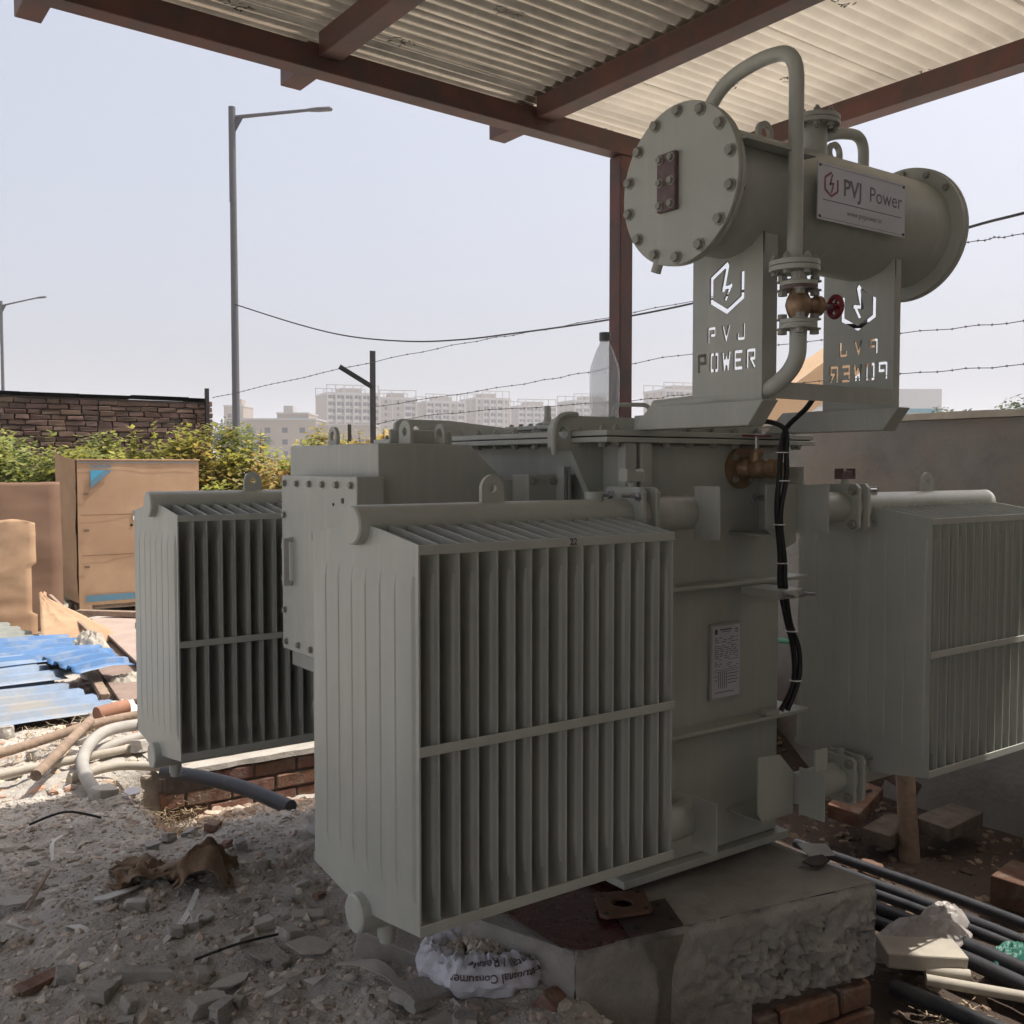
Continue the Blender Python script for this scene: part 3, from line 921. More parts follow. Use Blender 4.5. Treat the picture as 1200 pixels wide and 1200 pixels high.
MB().box(2.392, 2.534, TY0 - 0.0103, TY0 - 0.001, 0.75, 0.995).build('plate_holder', M['paint'], T)
# ---- brass drain valve near the top of the tank end
bv = MB()
vx, vz = 2.525, 1.495
bv.cyl((vx, TY0 - 0.002, vz), (vx, TY0 - 0.018, vz), 0.066, n=28)
bv.lathe([(0.036, 0), (0.036, 0.02), (0.028, 0.035), (0.034, 0.05), (0.034, 0.075), (0.024, 0.085), (0.024, 0.105), (0.031, 0.108), (0.031, 0.135), (0.02, 0.14), (0.02, 0.15)], (vx, TY0 - 0.018, vz), (0.10, -1, 0.0), n=18)
bv.cyl((vx, TY0 - 0.075, vz), (vx, TY0 - 0.075, vz + 0.050), 0.022, n=14)
bv.cyl((vx, TY0 - 0.075, vz + 0.050), (vx, TY0 - 0.075, vz + 0.062), 0.027, n=6)
valve = bv.build('brass_valve', M['brass'], T)
MB().cyl((vx, TY0 - 0.075, vz + 0.062), (vx, TY0 - 0.075, vz + 0.105), 0.006, n=8).build('spindle', M['zinc'], valve)
MB().box(vx - 0.06, vx + 0.06, TY0 - 0.085, TY0 - 0.065, vz + 0.100, vz + 0.106).build('lever', M['redwheel'], valve, bevel=0.002)
for k in range(4):
    a = pi / 4 + k * pi / 2
    inst('bolt', BOLT_S, valve, orient((vx + 0.05 * cos(a), TY0 - 0.018, vz + 0.05 * sin(a)), (0, -1, 0)))
inst('earth_stud', STUD, T, orient((2.60, TY0, 1.40), (0, -1, 0)))
MB().cyl((2.60, TY0 - 0.001, 1.40), (2.60, TY0 - 0.006, 1.40), 0.022, n=16).build('earth_boss', M['paint_dull'], T)

# ---- conservator on two cut-out channel posts
CY, CZ, CX0, CX1, CR, FR = 1.91, 2.23, 1.902, 2.905, 0.166, 0.207
cons = MB().cyl((CX0 + 0.028, CY, CZ), (CX1 - 0.014, CY, CZ), CR, n=64).build('conservator', M['paint'], T)
tag(cons, 'horizontal oil conservator drum with bolted round ends')
MB().cyl((CX0 + 0.015, CY, CZ), (CX0 + 0.029, CY, CZ), FR - 0.002, n=64).build('drum_flange', M['paint'], cons)
cap = MB().cyl((CX0, CY, CZ), (CX0 + 0.0125, CY, CZ), FR, n=64).build('end_cover', M['paint'], cons, bevel=0.002)
MB().cyl((CX1 - 0.014, CY, CZ), (CX1, CY, CZ), FR - 0.002, n=64).build('drum_flange', M['paint'], cons)
cap2 = MB().cyl((CX1 + 0.0025, CY, CZ), (CX1 + 0.015, CY, CZ), FR, n=64).build('end_cover', M['paint'], cons, bevel=0.002)
for k in range(14):
    a = 2 * pi * (k + 0.5) / 14
    p_ = (CX0, CY + 0.187 * cos(a), CZ + 0.187 * sin(a))
    inst('bolt', BOLT, cons, orient(p_, (-1, 0, 0), k * 0.7))
    inst('nut', BOLT_T, cons, orient((CX0 + 0.029, p_[1], p_[2]), (1, 0, 0), k))
    if sin(a) > 0.55: inst('nut', BOLT_S, cons, orient((CX1 - 0.014, p_[1], p_[2]), (-1, 0, 0), k))
# oil gauge in the middle of the near cover
gy0, gy1, gz0, gz1 = 1.905, 1.972, 2.165, 2.315
gg = MB().box(CX0 - 0.016, CX0 - 0.0005, gy0, gy1, gz0, gz1).build('oil_gauge', M['gauge'], cons, bevel=0.003)
tag(gg, 'dark maroon oval-window oil gauge block')
for (yy, zz) in ((gy0 + 0.013, gz0 + 0.016), (gy1 - 0.013, gz0 + 0.016), (gy0 + 0.013, gz1 - 0.016), (gy1 - 0.013, gz1 - 0.016), (gy0 + 0.013, (gz0 + gz1) / 2), (gy1 - 0.013, (gz0 + gz1) / 2)):
    inst('gauge_screw', BOLT_S, gg, orient((CX0 - 0.016, yy, zz), (-1, 0, 0)))
# drain nose at the bottom of the cover
MB().cyl((CX0 + 0.01, 1.985, 2.052), (CX0 + 0.01, 2.0, 2.018), 0.014, n=12).build('drain_plug', M['paint_dull'], cons)
# strap along the drum
MB().prism([(CY - 0.138, CZ + 0.098), (CY - 0.150, CZ + 0.076), (CY - 0.205, CZ + 0.072), (CY - 0.205, CZ + 0.078), (CY - 0.155, CZ + 0.085), (CY - 0.142, CZ + 0.106)], 'YZ', CX0 + 0.03, 2.20).build('side_ledge', M['paint'], cons)
# lugs on top of the drum
for lx in (2.235, 2.545):
    eye(cons, lx, CY, CZ + CR - 0.004, 0.032, 0.017, 'XZ', 0.012)
# filler nozzle with flange
fz = CZ + CR
MB().cyl((2.452, CY, fz - 0.02), (2.452, CY, fz + 0.085), 0.036, n=20).build('filler_nozzle', M['paint'], cons)
MB().cyl((2.452, CY, fz + 0.085), (2.452, CY, fz + 0.097), 0.072, n=28).build('filler_flange', M['paint_dull'], cons)
ff = MB().cyl((2.452, CY, fz + 0.099), (2.452, CY, fz + 0.111), 0.072, n=28).build('filler_flange', M['paint_dull'], cons)
for k in range(8):
    a = 2 * pi * k / 8
    inst('bolt', BOLT_T, ff, orient((2.452 + 0.056 * cos(a), CY + 0.056 * sin(a), fz + 0.111), (0, 0, 1)))
    inst('bolt', BOLT_T, ff, orient((2.452 + 0.056 * cos(a), CY + 0.056 * sin(a), fz + 0.085), (0, 0, -1)))
# gooseneck breather pipe
MB().tube(roundpath([(2.48, CY, fz + 0.058), (2.56, CY, fz + 0.09), (2.686, CY, fz + 0.105), (2.686, CY, fz - 0.02)], 0.06, 8), 0.0165, 14).build('gooseneck_pipe', M['paint'], cons)
# big looping pipe over the drum and down to the valve
PX = 2.12
MB().tube(roundpath([(PX, 2.10, 2.36), (PX, 2.065, 2.40), (PX, 1.975, 2.545), (PX, 1.82, 2.575), (PX, 1.708, 2.555), (PX, 1.708, 2.02)], 0.075, 9), 0.0195, 18).build('loop_pipe', M['paint'], cons)
MB().cyl((PX, 1.708, 2.012), (PX, 1.708, 2.024), 0.064, n=28).build('pipe_flange', M['paint'], cons)
pf = MB().cyl((PX, 1.708, 1.998), (PX, 1.708, 2.010), 0.064, n=28).build('pipe_flange', M['paint'], cons)
for k in range(6):
    a = 2 * pi * k / 6 + 0.3
    inst('bolt', BOLT_T, pf, orient((PX + 0.050 * cos(a), 1.708 + 0.050 * sin(a), 2.024), (0, 0, 1)))
    inst('bolt', BOLT_S, pf, orient((PX + 0.050 * cos(a), 1.708 + 0.050 * sin(a), 1.998), (0, 0, -1)))
gx, gy = 2.128, 1.70
gv = MB()
gv.cyl((gx, gy, 1.998), (gx, gy, 1.972), 0.020, n=16)
gv.build('pipe_stub', M['paint'], cons)
for (z0, z1, mm) in ((1.962, 1.972, 'paint_dull'), (1.951, 1.961, 'gauge'), (1.866, 1.876, 'paint_dull'), (1.853, 1.865, 'paint_dull')):
    fl = MB().cyl((gx, gy, z0), (gx, gy, z1), 0.048, n=24).build('valve_flange', M[mm], cons)
for z, s_ in ((1.972, 1), (1.951, -1), (1.876, 1), (1.853, -1)):
    for k in range(4):
        a = pi / 4 + k * pi / 2
        inst('bolt', BOLT, cons, orient((gx + 0.040 * cos(a), gy + 0.040 * sin(a), z), (0, 0, s_)))
gb = MB()
gb.lathe([(0.022, 0), (0.024, 0.008), (0.030, 0.022), (0.034, 0.038), (0.030, 0.054), (0.024, 0.066), (0.022, 0.075)], (gx, gy, 1.876), n=24)
gb.lathe([(0.020, 0), (0.020, 0.035), (0.026, 0.036), (0.026, 0.050), (0.014, 0.052), (0.012, 0.066)], (gx + 0.015, gy - 0.004, 1.914), (1, -0.25, 0.02), n=16)
gate = gb.build('gate_valve', M['brass'], cons)
MB().cyl((gx + 0.078, gy - 0.020, 1.9155), (gx + 0.122, gy - 0.031, 1.9165), 0.0055, n=10).build('valve_stem', M['zinc'], gate)
wc = Vector((gx + 0.112, gy - 0.028, 1.916))
wheel = MB()
ring = []
axw = Vector((1, -0.25, 0.02)).normalized()
u_, w_ = frame_of(axw)
ring = [wc + (u_ * cos(a) + w_ * sin(a)) * 0.026 for a in [2 * pi * k / 24 for k in range(25)]]
wheel.tube(ring, 0.0068, 10, cap=False)
for k in range(5):
    a = 2 * pi * k / 5
    wheel.cyl(wc, wc + (u_ * cos(a) + w_ * sin(a)) * 0.024, 0.0045, n=8)
wheel.cyl(wc - axw * 0.010, wc + axw * 0.008, 0.010, n=12)
wheel.build('hand_wheel', M['redwheel'], gate)
MB().tube(roundpath([(gx, gy, 1.853), (gx, gy, 1.76), (gx - 0.01, 1.80, 1.69), (gx - 0.02, 2.20, 1.675)], 0.11, 10), 0.022, 16).build('down_pipe', M['paint'], cons)

# channel posts with stencil-cut emblem and words
def cut_bars():
    bars = []
    def bar(a, b_, w): bars.append((a, b_, w))
    # emblem: hexagon (bottom open towards the bolt) and lightning bolt
    cx, cz, R = 0.0, 1.985, 0.064
    hx = [(cx + R * sin(k * pi / 3), cz + R * cos(k * pi / 3)) for k in range(6)]
    for k in (1, 2, 3, 4, 5):
        bar(hx[k], hx[(k + 1) % 6], 0.0135)
    bar((cx + 0.001, cz + 0.056), (cx - 0.013, cz - 0.004), 0.014)
    bar((cx - 0.016, cz - 0.001), (cx + 0.016, cz + 0.004), 0.010)
    bar((cx + 0.014, cz + 0.006), (cx - 0.004, cz - 0.030), 0.011)
    G = {
        'P': [((0, 0), (0, 1)), ((0.15, 1), (1, 1)), ((1, 1), (1, 0.5)), ((0.35, 0.5), (1, 0.5))],
        'V': [((0, 1), (0.5, 0)), ((0.5, 0), (1, 1))],
        'J': [((1, 1), (1, 0.1)), ((1, 0), (0.2, 0)), ((0.05, 0.35), (0.05, 0.0))],
        'O': [((0, 0.95), (0, 0.05)), ((1, 0.95), (1, 0.05)), ((0, 1), (0.35, 1)), ((0.65, 1), (1, 1)), ((0, 0), (0.35, 0)), ((0.65, 0), (1, 0))],
        'W': [((0, 1), (0.22, 0)), ((0.22, 0), (0.5, 0.75)), ((0.5, 0.75), (0.78, 0)), ((0.78, 0), (1, 1))],
        'E': [((0, 0), (0, 1)), ((0, 1), (1, 1)), ((0, 0.5), (0.8, 0.5)), ((0, 0), (1, 0))],
        'R': [((0, 0), (0, 1)), ((0.15, 1), (1, 1)), ((1, 1), (1, 0.55)), ((0.4, 0.5), (1, 0.5)), ((0.55, 0.42), (1, 0))],
    }
    def word(s, u0, z0, w, h, adv, t):
        for ch in s:
            for (a, b_) in G[ch]:
                bar((u0 + a[0] * w, z0 + a[1] * h), (u0 + b_[0] * w, z0 + b_[1] * h), t)
            u0 += adv
    word('PVJ', -0.066, 1.843, 0.022, 0.038, 0.053, 0.0075)
    word('POWER', -0.100, 1.765, 0.024, 0.044, 0.0435, 0.0085)
    return bars
BARS = cut_bars()
def cut_web(x, sgn):
    """web of a channel post in the YZ plane; sgn=+1: reads from -X (u runs towards -Y), -1: reads from +X."""
    web = MB().box(x - 0.003, x + 0.003, 1.79, 2.04, 1.675, 2.115)
    wo = bpy.data.objects.new('web_tmp', web.mesh('web', M['paint'], 0)); COL.objects.link(wo)
    cut = MB()
    yc = 1.915
    for (a, b_, w) in BARS:
        ya, yb = yc - sgn * a[0], yc - sgn * b_[0]
        p, q = Vector((x, ya, a[1])), Vector((x, yb, b_[1]))
        d = (q - p).normalized() * (w * 0.35)
        cut.bar(p - d, q + d, w, 0.05, up=(1, 0, 0))
    co = bpy.data.objects.new('cut_tmp', cut.mesh('cut', None, 0)); COL.objects.link(co)
    md = wo.modifiers.new('b', 'BOOLEAN'); md.operation = 'DIFFERENCE'; md.object = co; md.solver = 'EXACT'; md.use_self = True
    dg = bpy.context.evaluated_depsgraph_get()
    me = bpy.data.meshes.new_from_object(wo.evaluated_get(dg))
    bpy.data.objects.remove(wo); bpy.data.objects.remove(co)
    return me
for (x, sgn, fl, lab) in ((2.098, 1, 0.055, 'left channel post cut with a bolt emblem and PVJ POWER'), (2.680, -1, 0.028, 'right channel post cut with the emblem and words seen reversed')):
    me = cut_web(x, sgn)
    post = bpy.data.objects.new('conservator_post', me)
    link(post, T)
    tag(post, lab)
    MB().box(x + 0.0035, x + fl, 1.79, 1.796, 1.675, 2.112).build('post_flange', M['paint'], post)
    MB().box(x + 0.0035, x + fl, 2.034, 2.04, 1.675, 2.10).build('post_flange', M['paint'], post)
    MB().prism([(1.90, 2.06), (1.79, 2.06), (1.79, 2.13), (1.80, 2.10), (1.84, 2.082), (1.90, 2.07)], 'YZ', x - 0.002, x + 0.002).build('saddle', M['paint'], post)
    # cantilever foot from the tank flange
    bx = 2.048 if sgn > 0 else 2.636
    MB().prism([(2.24, 1.607), (2.165, 1.6735), (1.744, 1.6735), (1.795, 1.607)], 'YZ', bx, bx + 0.062).build('cantilever_foot', M['paint'], T, bevel=0.003)
MB().box(2.154, 2.668, 1.7905, 1.7965, 1.682, 1.727).build('cross_bar', M['paint'], T)
# sign on the drum
sy_ = CY - CR - 0.022
sg = MB().box(2.228, 2.618, sy_, sy_ + 0.003, 2.152, 2.301).build('name_sign', M['sign'], cons)
tag(sg, 'silver sign reading PVJ Power under the looping pipe')
for (xx, zz) in ((2.236, 2.160), (2.610, 2.160), (2.236, 2.293), (2.610, 2.293)):
    inst('rivet', MB().cyl((0, 0, 0), (0, 0, 0.002), 0.004, n=10).mesh('rivet', M['plateink']), sg, orient((xx, sy_, zz), (0, -1, 0)))
inst('lettering', text_mesh('PVJ', 0.062, M['signink'], bold=0.0012, space=0.98), sg, basis((2.334, sy_ - 0.0006, 2.247), (1, 0, 0), (0, 0, 1)))
inst('lettering', text_mesh('Power', 0.058, M['signink'], bold=0.0, space=1.0), sg, basis((2.449, sy_ - 0.0006, 2.247), (1, 0, 0), (0, 0, 1)))
inst('lettering', text_mesh('www.pvjpower.in', 0.022, M['signink'], align='CENTER'), sg, basis((2.430, sy_ - 0.0006, 2.183), (1, 0, 0), (0, 0, 1)))
MB().box(2.25, 2.60, sy_ - 0.0008, sy_ - 0.0004, 2.2045, 2.2065).box(2.236, 2.610, sy_ - 0.0008, sy_ - 0.0004, 2.2945, 2.2955).box(2.236, 2.610, sy_ - 0.0008, sy_ - 0.0004, 2.1575, 2.1585).build('rule_line', M['signink'], sg, smooth=0)
lg = MB()
hc = (2.284, 2.249)
for k in range(6):
    if k == 0: continue
    a0, a1 = k * pi / 3, (k + 1) * pi / 3
    p = (hc[0] + 0.031 * sin(a0), sy_ - 0.0007, hc[1] + 0.031 * cos(a0)); q = (hc[0] + 0.031 * sin(a1), sy_ - 0.0007, hc[1] + 0.031 * cos(a1))
    lg.bar(p, q, 0.006, 0.0004, up=(0, -1, 0))
for p, q in (((2.288, 2.276), (2.278, 2.246)), ((2.276, 2.249), (2.294, 2.252)), ((2.293, 2.254), (2.284, 2.226))):
    lg.bar((p[0], sy_ - 0.0007, p[1]), (q[0], sy_ - 0.0007, q[1]), 0.005, 0.0004, up=(0, -1, 0))
lg.build('emblem', M['signred'], sg, smooth=0)
for xx in (2.27, 2.58):
    MB().box(xx - 0.012, xx + 0.012, sy_ + 0.0035, CY - CR + 0.02, 2.20, 2.26).build('sign_bracket', M['paint'], cons)
MB().tube(smoothpath([(2.885, 1.93, 2.03), (2.875, 1.955, 1.99), (2.84, 1.985, 1.955), (2.70, 2.02, 1.94)], 5), 0.008, 8).build('small_tube', M['black'], cons)

# ---- black cable loom down the tank end
def cabley(pts, r, name='cable', m='black'):
    pts = [(x * 0.968, y * 0.968, 1.5 + (z - 1.5) * 0.968) for (x, y, z) in pts]
    return MB().tube(smoothpath(pts, 6), r, 10).build(name, M[m], T)
c1 = cabley([(2.74, 2.10, 1.755), (2.70, 2.12, 1.69), (2.615, 2.13, 1.625), (2.590, 2.13, 1.56), (2.583, 2.13, 1.47), (2.578, 2.135, 1.36), (2.596, 2.135, 1.22), (2.604, 2.14, 1.12), (2.632, 2.14, 1.02), (2.674, 2.14, 0.90), (2.676, 2.14, 0.79), (2.64, 2.16, 0.70)], 0.0085)
c2 = cabley([(2.50, 2.19, 1.640), (2.56, 2.15, 1.642), (2.604, 2.125, 1.615), (2.606, 2.122, 1.54), (2.606, 2.122, 1.46), (2.588, 2.128, 1.34), (2.610, 2.128, 1.20), (2.618, 2.13, 1.12), (2.645, 2.132, 1.00), (2.690, 2.13, 0.90), (2.690, 2.13, 0.80), (2.66, 2.15, 0.70)], 0.008)
for (x, y, z) in ((2.590, 2.126, 1.545), (2.596, 2.126, 1.455), (2.585, 2.13, 1.315), (2.605, 2.134, 1.19), (2.660, 2.136, 0.965), (2.682, 2.136, 0.80)):
    x, y, z = x * 0.968, y * 0.968, 1.5 + (z - 1.5) * 0.968
    MB().cyl((x, y, z - 0.0015), (x, y, z + 0.0015), 0.020, n=16).build('cable_tie', M['tie'], c1)
ccl = MB().box(2.47, 2.585, 2.03, 2.186, 1.092, 1.128 - 0.008).build('cable_clamp', M['paint'], T, bevel=0.004)
for xx in (2.480, 2.575):
    inst('stud_bolt', STUD, ccl, orient((xx, 2.03, 1.106), (0, -1, 0), sc=0.8))
MB().box(2.60, 2.665, 2.186, 2.22, 0.682, 0.695).build('cable_foot', M['paint_dull'], T)

# ------------------------------------------------------------------ bottle standing on the cover
bt = thing('plastic_bottle', 'clear plastic bottle with dark cap standing on the transformer lid', 'bottle', (2.115, 2.44, 1.607))
bx_, by_, bz_ = 2.115, 2.44, 1.6075
prof = [(0.0, 0.002), (0.040, 0.0), (0.046, 0.008), (0.046, 0.05), (0.042, 0.066), (0.046, 0.082), (0.0475, 0.12), (0.0475, 0.19), (0.044, 0.21), (0.028, 0.255), (0.017, 0.278), (0.0145, 0.292)]
sm = []
for i in range(len(prof) - 1): sm.append(prof[i])
sm.append(prof[-1])
inner = [(r - 0.0012 if r > 0.002 else 0.0, h + (0.0012 if i == 0 else 0.0006)) for i, (r, h) in enumerate(sm)]
ob = MB()
ob.lathe(sm[1:], (bx_, by_, bz_), n=36)
ob.f = [f for f in ob.f if len(f) <= 4] + [tuple(range(35, -1, -1))]
body = ob.build('bottle_body', M['pet'], bt, smooth=50)
MB().lathe([(0.0385, 0.003), (0.0435, 0.010), (0.0435, 0.049), (0.0432, 0.050)], (bx_, by_, bz_), n=36).build('liquid', M['oil'], bt, smooth=50)
MB().lathe([(0.0175, 0.288), (0.0175, 0.312), (0.0165, 0.314)], (bx_, by_, bz_), n=24).build('cap', M['gasketgrey'], bt)

# ------------------------------------------------------------------ canopy
can = thing('canopy', 'open shed roof of corrugated sheets on red-brown steel beams', 'canopy', (3.66, 4.1, -0.1))
SL = -0.025
def shz(x): return SL * (x - 3.0)
def sheared(mb):
    mb.v = [(x, y, z + shz(x)) for (x, y, z) in mb.v]
    return mb
def roofpart(mb, name, m, parent=can, bevel=0.004, smooth=30): return sheared(mb).build(name, M[m], parent, bevel=bevel, smooth=smooth)
def subbox(x0, x1, y0, y1, z0, z1): return MB().box(x0, x1, y0, y1, z0, z1)
roofpart(subbox(-2.7, 4.62, 4.05, 4.15, 3.158, 3.262), 'edge_beam', 'beam')
roofpart(subbox(-2.7, 4.62, -3.1, -3.0, 3.158, 3.262), 'edge_beam', 'beam')
RAFT = (-2.6, -1.45, -0.30, 0.84, 1.95, 3.11, 4.30)
for x in RAFT:
    r_ = roofpart(subbox(x - 0.05, x + 0.05, -3.4, 4.0495, 3.215, 3.318), 'rafter', 'beam')
    roofpart(subbox(x - 0.05, x + 0.05, 4.1505, 4.46, 3.215, 3.318), 'rafter_stub', 'beam', r_)
for (x, y) in ((3.665, 4.1), (-2.5, 4.1), (-2.5, -3.05), (4.45, -3.05)):
    MB().box(x - 0.045, x + 0.045, y - 0.045, y + 0.045, -0.5, 3.157 + shz(x) - 0.002).build('post', M['beam'], can, bevel=0.006)
CP, CA = 0.076, 0.0125
def corr_sheet(x0, x1, y0, ncorr, z, seed):
    R = random.Random(seed)
    b = MB()
    nseg = 10
    nyv = ncorr * nseg
    xsn = 12
    tilt = R.uniform(-0.003, 0.003)
    skew = R.uniform(-0.006, 0.006)
    for i in range(xsn + 1):
        x = x0 + (x1 - x0) * i / xsn
        for j in range(nyv + 1):
            y = y0 + (CP * ncorr + 0.012) * j / nyv + skew * (i / xsn)
            zz = z + CA * (1 - 2 * abs(sin(pi * ncorr * j / nyv)) ** 0.9) + 0.0015 * sin(x * 3 + seed) + tilt * (i / xsn) + 0.0008 * fbm(x, y, seed, 4, 2)
            b.v.append((x, y, zz))
    w = nyv + 1
    for i in range(xsn):
        for j in range(nyv):
            b.f.append((i * w + j, i * w + j + 1, (i + 1) * w + j + 1, (i + 1) * w + j))
    return b
k = 0
for j in range(10):
    y0 = 4.42 - 0.76 * (j + 1)
    zz = 3.3315 + (0.002 if j % 2 else 0.0)
    sh = roofpart(corr_sheet(-2.75, 0.90, y0 - 0.01, 10, zz + 0.003, j), 'roof_sheet', 'sheet_dark', bevel=0, smooth=80)
    sh = roofpart(corr_sheet(0.80, 3.16, y0 - 0.01, 10, zz + 0.0105, j + 20), 'roof_sheet', 'sheet_dark', bevel=0, smooth=80)
    sh2 = roofpart(corr_sheet(3.06, 4.60, y0 - 0.01, 10, zz + 0.018, j + 40), 'roof_sheet', 'sheet_cream', bevel=0, smooth=80)
    # printed stamps
    R = random.Random(100 + j)
    for (par, xa, xb, nst) in ((sh, 1.3, 2.9, 2), (sh2, 3.35, 4.45, 2)):
        for q in range(nst):
            cx_, cy_ = R.uniform(xa, xb), y0 + R.uniform(0.2, 0.6)
            st = MB()
            for s_ in range(16):
                a = R.uniform(0, pi)
                l = R.uniform(0.010, 0.028)
                px_, py_ = cx_ + R.uniform(-0.06, 0.06), cy_ + R.uniform(-0.035, 0.035)
                p = (px_, py_, 3.312); e_ = (px_ + l * cos(a), py_ + l * sin(a), 3.312)
                st.bar(p, e_, 0.006, 0.0004)
            lift = 3.3315 - CA - 0.0065 + (0.0105 if par is sh else 0.018) - 3.312
            st.v = [(x, y, z + lift) for (x, y, z) in st.v]
            roofpart(st, 'stamp_print', 'stamp', par, bevel=0, smooth=0)

# ------------------------------------------------------------------ compound wall on the right
cw = thing('compound_wall', 'stained plastered boundary wall with a pale cap behind the right radiator', 'wall', (4.9, 1, -0.4))
def wallface(x, y0, y1, z0, z1, amp):
    b = MB()
    nu, nv = int((y1 - y0) / 0.05), int((z1 - z0) / 0.05)
    for j in range(nv + 1):
        for i in range(nu + 1):
            y, z = y0 + (y1 - y0) * i / nu, z0 + (z1 - z0) * j / nv
            b.v.append((x + amp * fbm(y, z, 3, 2.5, 4), y, z))
    for j in range(nv):
        for i in range(nu):
            w = nu + 1
            b.f.append((j * w + i, (j + 1) * w + i, (j + 1) * w + i + 1, j * w + i + 1))
    return b
MB().box(4.85, 5.05, -4.0, 4.35, -0.6, 1.738).build('masonry', M['plaster'], cw, smooth=0)
wallface(4.835, -4.0, 4.35, -0.6, 1.739, 0.014).build('plaster_face', M['plaster'], cw, smooth=60)
wb = MB()
for i in range(84):
    y0_ = -4.02 + i * 0.1
    t0, t1 = fbm(y0_, 0, 0, 2, 3) * 0.012, fbm(y0_ + 0.1, 0, 0, 2, 3) * 0.012
    x0_, x1_ = 4.805 + fbm(y0_, 4, 0, 3, 2) * 0.012, 4.805 + fbm(y0_ + 0.1, 4, 0, 3, 2) * 0.012
    wb.add([(x0_, y0_, 1.742), (x1_, y0_ + 0.1, 1.742), (5.07, y0_ + 0.1, 1.742), (5.07, y0_, 1.742), (x0_, y0_, 1.775 + t0), (x1_, y0_ + 0.1, 1.775 + t1), (5.07, y0_ + 0.1, 1.775 + t1), (5.07, y0_, 1.775 + t0)],
           [(3, 2, 1, 0), (4, 5, 6, 7), (0, 1, 5, 4), (2, 3, 7, 6)])
wb.build('cap', M['cap'], cw, smooth=40)

rwall = thing('added_rear_wall', 'plain unseen rear wall added behind the viewer to shade the shed', 'wall', (1.0, -3.6, 0))
MB().box(-3.2, 4.84, -3.75, -3.55, -0.4, 3.40).build('masonry', M['pale_bounce'], rwall, smooth=0)  # unseen wall, added to keep sky light from behind off the transformer
swall = thing('added_side_wall', 'taller unseen wall added right of the viewer to shade that side', 'wall', (5.15, -1.0, 0))
MB().box(5.08, 5.28, -3.75, 1.2, -0.4, 3.30).build('masonry', M['plaster'], swall, smooth=0)  # added out of view to block sun and sky on the right
# ------------------------------------------------------------------ low brick wall beyond the trench (left of the tank)
lw = thing('low_brick_wall', 'low brick retaining wall with sunlit cement top beyond the dirt mound', 'wall', (2.6, 5.05, -0.4))
MB().box(1.50, 4.3, 5.014, 5.22, -0.5, -0.03).build('core', M['mortar'], lw, smooth=0)
rl = random.Random(5)
brick_run(lw, Vector((1.48, 5.0)), Vector((3.1, 5.0)), -0.44, 5, out=0.0, tone=(0.7, 1.15), rnd=rl, skip=0.04)
top = MB()
for i in range(56):
    x0_, x1_ = 1.46 + i * 0.05, 1.51 + i * 0.05
    f0, f1 = 4.985 + 0.02 * fbm(x0_, 1, 0, 5, 3), 4.985 + 0.02 * fbm(x1_, 1, 0, 5, 3)
    z0_, z1_ = -0.005 + 0.008 * fbm(x0_, 7, 0, 4, 3), -0.005 + 0.008 * fbm(x1_, 7, 0, 4, 3)
    top.add([(x0_, f0, -0.032), (x1_, f1, -0.032), (x1_, 5.28, -0.032), (x0_, 5.28, -0.032), (x0_, f0 + 0.006, z0_), (x1_, f1 + 0.006, z1_), (x1_, 5.10, z1_ + 0.003), (x0_, 5.10, z0_ + 0.003)], [(0, 1, 5, 4), (4, 5, 6, 7)])
    top.add([(x0_, 5.10, z0_ + 0.028), (x1_, 5.10, z1_ + 0.028), (x1_, 5.28, 0.03), (x0_, 5.28, 0.03), (x0_, 5.10, z0_), (x1_, 5.10, z1_)], [(0, 1, 2, 3), (4, 5, 1, 0)])
top.build('cement_top', M['concrete_light'], lw, smooth=30)

# ------------------------------------------------------------------ old brick wall far left
bw = thing('old_brick_wall', 'dark old brick wall rising behind the hedge', 'wall', (3.0, 14.6, 0))
BWX1 = 5.06
MB().box(-1.2, BWX1, 14.56, 14.78, 0, 2.43).build('core', M['mortar'], bw, smooth=0)
rb = random.Random(11)
brick_run(bw, Vector((1.9, 14.5)), Vector((BWX1, 14.5)), 1.40, 14, bl=0.20, bh=0.060, bd=0.10, gap=0.012, mname='oldbrick', rnd=rb, skip=0.02, tone=(0.75, 1.2), jit=0.010, vary=0.28)
nb_ = MB()
nbr = 0
for c in range(16):
    u = -1.2 + (0.12 if c % 2 else 0)
    while u < BWX1:
        if not (c > 0 and u > 1.7) or c == 0:
            pass
        u += 0.239
brick_run(bw, Vector((BWX1, 14.5)), Vector((BWX1, 14.78)), 1.36, 13, bl=0.225, bh=0.070, bd=0.10, gap=0.014, mname='oldbrick', rnd=rb, tone=(0.8, 1.6), out=0.03)
cp = MB()
rcp = random.Random(2)
x = -1.2
while x < BWX1 - 0.05:
    w = rcp.uniform(0.5, 0.9)
    x1 = min(x + w, BWX1 - 0.02)
    cp.obox(((x + x1) / 2, 14.63, 2.462 + rcp.uniform(-0.01, 0.008)), (x1 - x) / 2 - 0.006, 0.15, 0.022, None, None, 0.006)
    x = x1
cp.build('coping', M['oldbrick'], bw, smooth=0)
MB().bar((4.98, 14.42, 1.5), (4.98, 14.42, 2.62), 0.05, 0.05, up=(0, 1, 0)).build('end_stake', M['fence'], bw)

